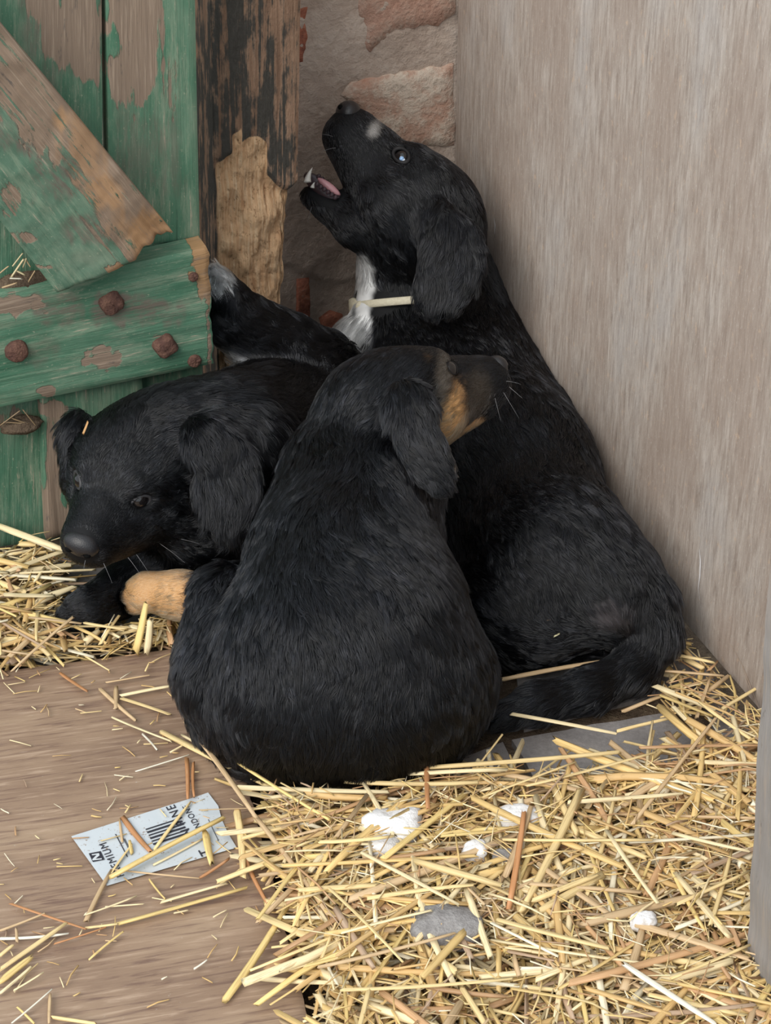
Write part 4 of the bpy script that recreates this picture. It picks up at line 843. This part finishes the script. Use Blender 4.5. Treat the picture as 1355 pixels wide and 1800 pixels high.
strew(DENSE, 3800, .012, .048, .012, .06, .0008, .0022, dn_right, .3, mean=MV)
strew(DENSE, 105, .040, .046, .06, .16, .004, .008, dn_right, .05, 200, 'straw stalk lying on top of the loose bedding', 'straw on top of the bedding', mean=MV)
strew(SIDE, 100, .002, .014, .02, .10, .002, .006, None, .1, mean=-.3, clear=.006)
strew(SIDE, 90, .002, .012, .012, .04, .001, .0025, None, .2, clear=.006)
flush('straw_bedding', 'deep loose straw bedding covering the near floor beside the plywood board')
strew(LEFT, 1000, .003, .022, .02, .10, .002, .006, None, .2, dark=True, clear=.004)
strew(LEFT, 750, .014, .036, .02, .12, .0022, .0075, None, .15, clear=.006)
strew(LEFT, 600, .014, .037, .012, .04, .001, .0022, None, .3, clear=.006)
strew(LEFT, 40, .034, .039, .04, .10, .003, .0075, None, .08, 100, 'straw stalk on the heap between the green door and the plywood board', 'straw beside the green door', clear=.006)
flush('straw_heap', 'heap of straw between the green door and the plywood board')
# fine chaff on the board
BP = gp([(0, 1200), (300, 1160), (430, 1400), (470, 1560), (530, 1800), (0, 1800)])
strew(BP, 130, zb - .002, zb, .005, .022, .0006, .0018, None, 0, clear=.01)
flush('straw_chaff', 'fine straw chaff scattered on the brown plywood board')

# printed label on the board
LQ = [flr(125, 1470, BZ + .0022), flr(368, 1393, BZ + .0022), flr(415, 1490, BZ + .0022), flr(188, 1557, BZ + .0022)]
t = NT('worn_label'); v = t.obj(); n1 = t.noise(v, (1, 1, 1), 160, 5, .7); n2 = t.noise(v, (1, 1, 1), 420, 4, .7); n3 = t.noise(v, (1, 1, 1), 30, 3)
c = t.mix(n3, (0.47, 0.52, 0.56), (0.60, 0.63, 0.65)); c = t.mix(t.ss(t.math('ADD', n1, t.math('MULTIPLY', n2, .4)), .80, .90), c, (0.27, 0.20, 0.15)); M['label'] = t.done(c, .6, .3)
M['ink'] = mat_plain('label_ink', (0.035, 0.035, 0.045), .7, .2)
nn = 12; V, F = [], []
for i in range(nn + 1):
    for j in range(5):
        s_, q = i / nn, j / 4; p = LQ[0] * (1 - s_) * (1 - q) + LQ[1] * s_ * (1 - q) + LQ[2] * s_ * q + LQ[3] * (1 - s_) * q
        e_ = 0.003 * (fbm(np.array([[i * .9, j * .9, 3.0]]), 2)[0] - .5) * (i == nn); V.append(p + np.array([e_ * 3, 0, 0]))
for i in range(nn):
    for j in range(4): F.append((i * 5 + j, (i + 1) * 5 + j, (i + 1) * 5 + j + 1, i * 5 + j + 1)[::-1])
lab = mesh_obj('printed_label', V, F, M['label'], board, False); lab['label'] = 'torn pale printed label'
lu = unit(LQ[1] - LQ[0]); lv = unit(LQ[1] - LQ[2]); lv = unit(lv - lu * (lv @ lu)); LW = np.linalg.norm(LQ[1] - LQ[0]); LH = np.linalg.norm(LQ[0] - LQ[3])
def lpt(px, py): return flr(px, py, BZ + .0028)
def text(body, px, py, size):                           # reads upwards across the label
    cu = bpy.data.curves.new('lettering', 'FONT'); cu.body = body; cu.size = size; cu.extrude = 0.00008; cu.space_character = 1.22; cu.materials.append(M['ink'])
    o = bpy.data.objects.new('lettering', cu); COL.objects.link(o); o.parent = lab; x, y = lv, -lu; z = np.cross(x, y); o.matrix_world = Matrix.Translation(lpt(px, py)) @ Matrix(np.stack([x, y, z], 1).tolist()).to_4x4(); 
    bpy.context.view_layer.update(); me = bpy.data.meshes.new_from_object(o.evaluated_get(bpy.context.evaluated_depsgraph_get())); mw = o.matrix_world.copy(); bpy.data.objects.remove(o)
    o = bpy.data.objects.new('lettering', me); COL.objects.link(o); o.parent = lab; o.matrix_world = mw; return o
def bar(x0, y0, x1, y1, w, name='print_line'):
    a, b = lpt(x0, y0), lpt(x1, y1); d = unit(b - a); s_ = np.cross(d, [0, 0, 1]) * w / 2; return mesh_obj(name, [a - s_, b - s_, b + s_, a + s_], [(0, 1, 2, 3)], M['ink'], lab, False)
text('PREMIUM', 219, 1539, .0092); text('N PINE', 338, 1466, .0112); text('INDONE', 356, 1457, .0075); text('T', 374, 1500, .014)
bar(203, 1466, 224, 1506, .0008)
bar(215, 1470, 231, 1502, .0005); bar(219, 1474, 233, 1502, .0005); bar(366, 1440, 384, 1478, .0005)
for i in range(6): bar(256 + i * 2.6, 1461 + i * 5.2 - 3, 318 + i * 2.6, 1441 + i * 5.2 - 3, .0014 + .0008 * (i % 2))
em = [lpt(x, y) for x, y in ((156, 1500), (177, 1496), (184, 1511), (163, 1515))]; mesh_obj('emblem', em, [(0, 1, 2, 3)], M['ink'], lab, False)
M['emw'] = mat_plain('emblem_white', (0.55, 0.58, 0.6), .7, .2)
ez = np.array([0, 0, .0003]); mesh_obj('emblem_stroke', [lpt(x, y) + ez for x, y in ((161, 1502), (174, 1500), (175, 1504), (168, 1510), (179, 1509), (179, 1511), (163, 1513), (162, 1511), (170, 1503), (162, 1504))], [(0, 1, 2, 3, 4, 5, 6, 7, 8, 9)], M['emw'], lab, False)

# white plaster lumps and a grey one in the bedding
def lump(name, px, py, z, rx, ry, rz, mat, label, cat, seed):
    c = flr(px, py, z); V, F = [], []; n, m_ = 28, 16
    for i in range(m_ + 1):
        for j in range(n):
            a, b = math.pi * i / m_, 2 * math.pi * j / n; q = np.array([math.sin(a) * math.cos(b), math.sin(a) * math.sin(b), math.cos(a)])
            q = q / (np.sum(np.abs(q) ** 3.5) ** (1 / 3.5)); f_ = 0.72 + 0.55 * fbm(np.array([q * 1.6 + seed * 7]), 4, seed)[0]; V.append(c + q * f_ * np.array([rx, ry, rz]))
    for i in range(m_):
        for j in range(n): F.append((i * n + j, i * n + (j + 1) % n, (i + 1) * n + (j + 1) % n, (i + 1) * n + j)[::-1])
    return tag(mesh_obj(name, V, F, mat), label, cat)
lump('plaster_lump', 690, 1462, .032, .024, .018, .016, M['chalk'], 'largest white plaster lump in the straw bedding', 'lump', 1)
lump('plaster_lump', 672, 1494, .034, .014, .011, .010, M['chalk'], 'white plaster lump touching the largest one on its near side', 'lump', 2)
lump('plaster_lump', 910, 1441, .036, .017, .011, .010, M['chalk'], 'flat white plaster lump behind the orange brown straw', 'lump', 3)
lump('plaster_lump', 834, 1498, .038, .010, .009, .008, M['chalk'], 'small white plaster lump left of the orange brown straw', 'lump', 4)
lump('plaster_lump', 1131, 1621, .044, .010, .007, .007, M['chalk'], 'small white plaster lump near the timber post', 'lump', 5)
lump('dried_clod', 786, 1632, .036, .028, .018, .012, M['greylump'], 'grey fluffy dried clod in the straw bedding', 'clod', 6)
lump('pebble', 888, 1508, .038, .010, .006, .006, M['greylump'], 'small dark grey pebble beside the orange brown straw', 'pebble', 7)

# litter on the door ledge and under it
for q in range(1):
    a = dpt(40, 500, 0.018); V, F = [], []
for (x, y, rx, rz, lb, sd) in ((45, 503, .030, .014, 'dirt clump lodged in the angle between brace and ledge', 8), (38, 748, .020, .008, 'dirt clump caught under the door ledge', 9)):
    c = dpt(x, y, 0.016); o = lump('dirt_clump', 0, 1000, 0, .001, .001, .001, M['dirt'], lb, 'dirt', sd)
    bpy.data.objects.remove(o); V, F = [], []; n, m_ = 24, 14
    for i in range(m_ + 1):
        for j in range(n):
            aa, b = math.pi * i / m_, 2 * math.pi * j / n; qv = np.array([math.sin(aa) * math.cos(b), math.sin(aa) * math.sin(b), math.cos(aa)]); f_ = .7 + .6 * fbm(np.array([qv * 2.2 + sd]), 4, sd)[0]
            V.append(c + (DU * qv[0] * rx + DN * qv[1] * .012 + np.array([0, 0, 1]) * qv[2] * rz) * f_)
    for i in range(m_):
        for j in range(n): F.append((i * n + j, i * n + (j + 1) % n, (i + 1) * n + (j + 1) % n, (i + 1) * n + j)[::-1])
    tag(mesh_obj('dirt_clump', V, F, M['dirt']), lb, 'dirt')
for (x1, y1, x2, y2, w, tn_) in ((22, 468, 40, 445, 5, PA_), (20, 487, 42, 455, 6, PA_), (40, 470, 46, 455, 4, PA_), (28, 475, 43, 483, 6, PA_), (18, 489, 38, 490, 5, WH), (50, 495, 62, 475, 4, BR), (45, 455, 54, 470, 3, BR), (0, 480, 15, 468, 3, BR), (5, 505, 30, 497, 4, BR)):
    a, b = dpt(x1, y1, .031), dpt(x2, y2, .033); straw_single(a, b, w * mpp(a), np.array(tn_) * .8, label='short straw bit lodged between the door brace and ledge', group='straw bits on the door ledge')
for (x1, y1, x2, y2, w) in ((0, 748, 35, 722, 3), (20, 735, 62, 750, 3), (40, 720, 66, 752, 2), (5, 742, 50, 745, 2)):
    a, b = dpt(x1, y1, .022), dpt(x2, y2, .024); straw_single(a, b, w * mpp(a), np.array(BR) * .45, label='dark dry root fibre hanging under the door ledge', group='fibres under the door ledge')
# bits caught in the coats
def on_coat(px, py, key):
    pr = [p for p in COAT[key][1] if not p.sub]
    for Y in np.arange(1.2, 2.0, 0.002):
        P = at(px, py, Y)[None]
        if min(p.d(P)[0] for p in pr) < 0.010: return at(px, py, Y)
    return at(px, py, 1.5)
for (x, y, dx, dy, w, key, tn_, lb) in ((151, 752, 8, -20, 8, 'C', (0.55, 0.30, 0.12), 'small tan wood chip on the lying puppy head'), (965, 1089, 7, -2, 5, 'B', (0.6, 0.36, 0.18), 'tiny orange straw fleck on the puppy hip by the plywood'), (978, 1116, 10, -5, 5, 'B', (0.62, 0.58, 0.36), 'tiny pale green straw fleck on the puppy hip by the plywood')):
    c = on_coat(x, y, key) ; m_ = mpp(c); d = (RT * dx - UP * dy * 1.0) * m_; straw_single(c - d / 2 - FW * .002, c + d / 2 - FW * .002, w * m_, tn_, 'straw_fleck', lb)
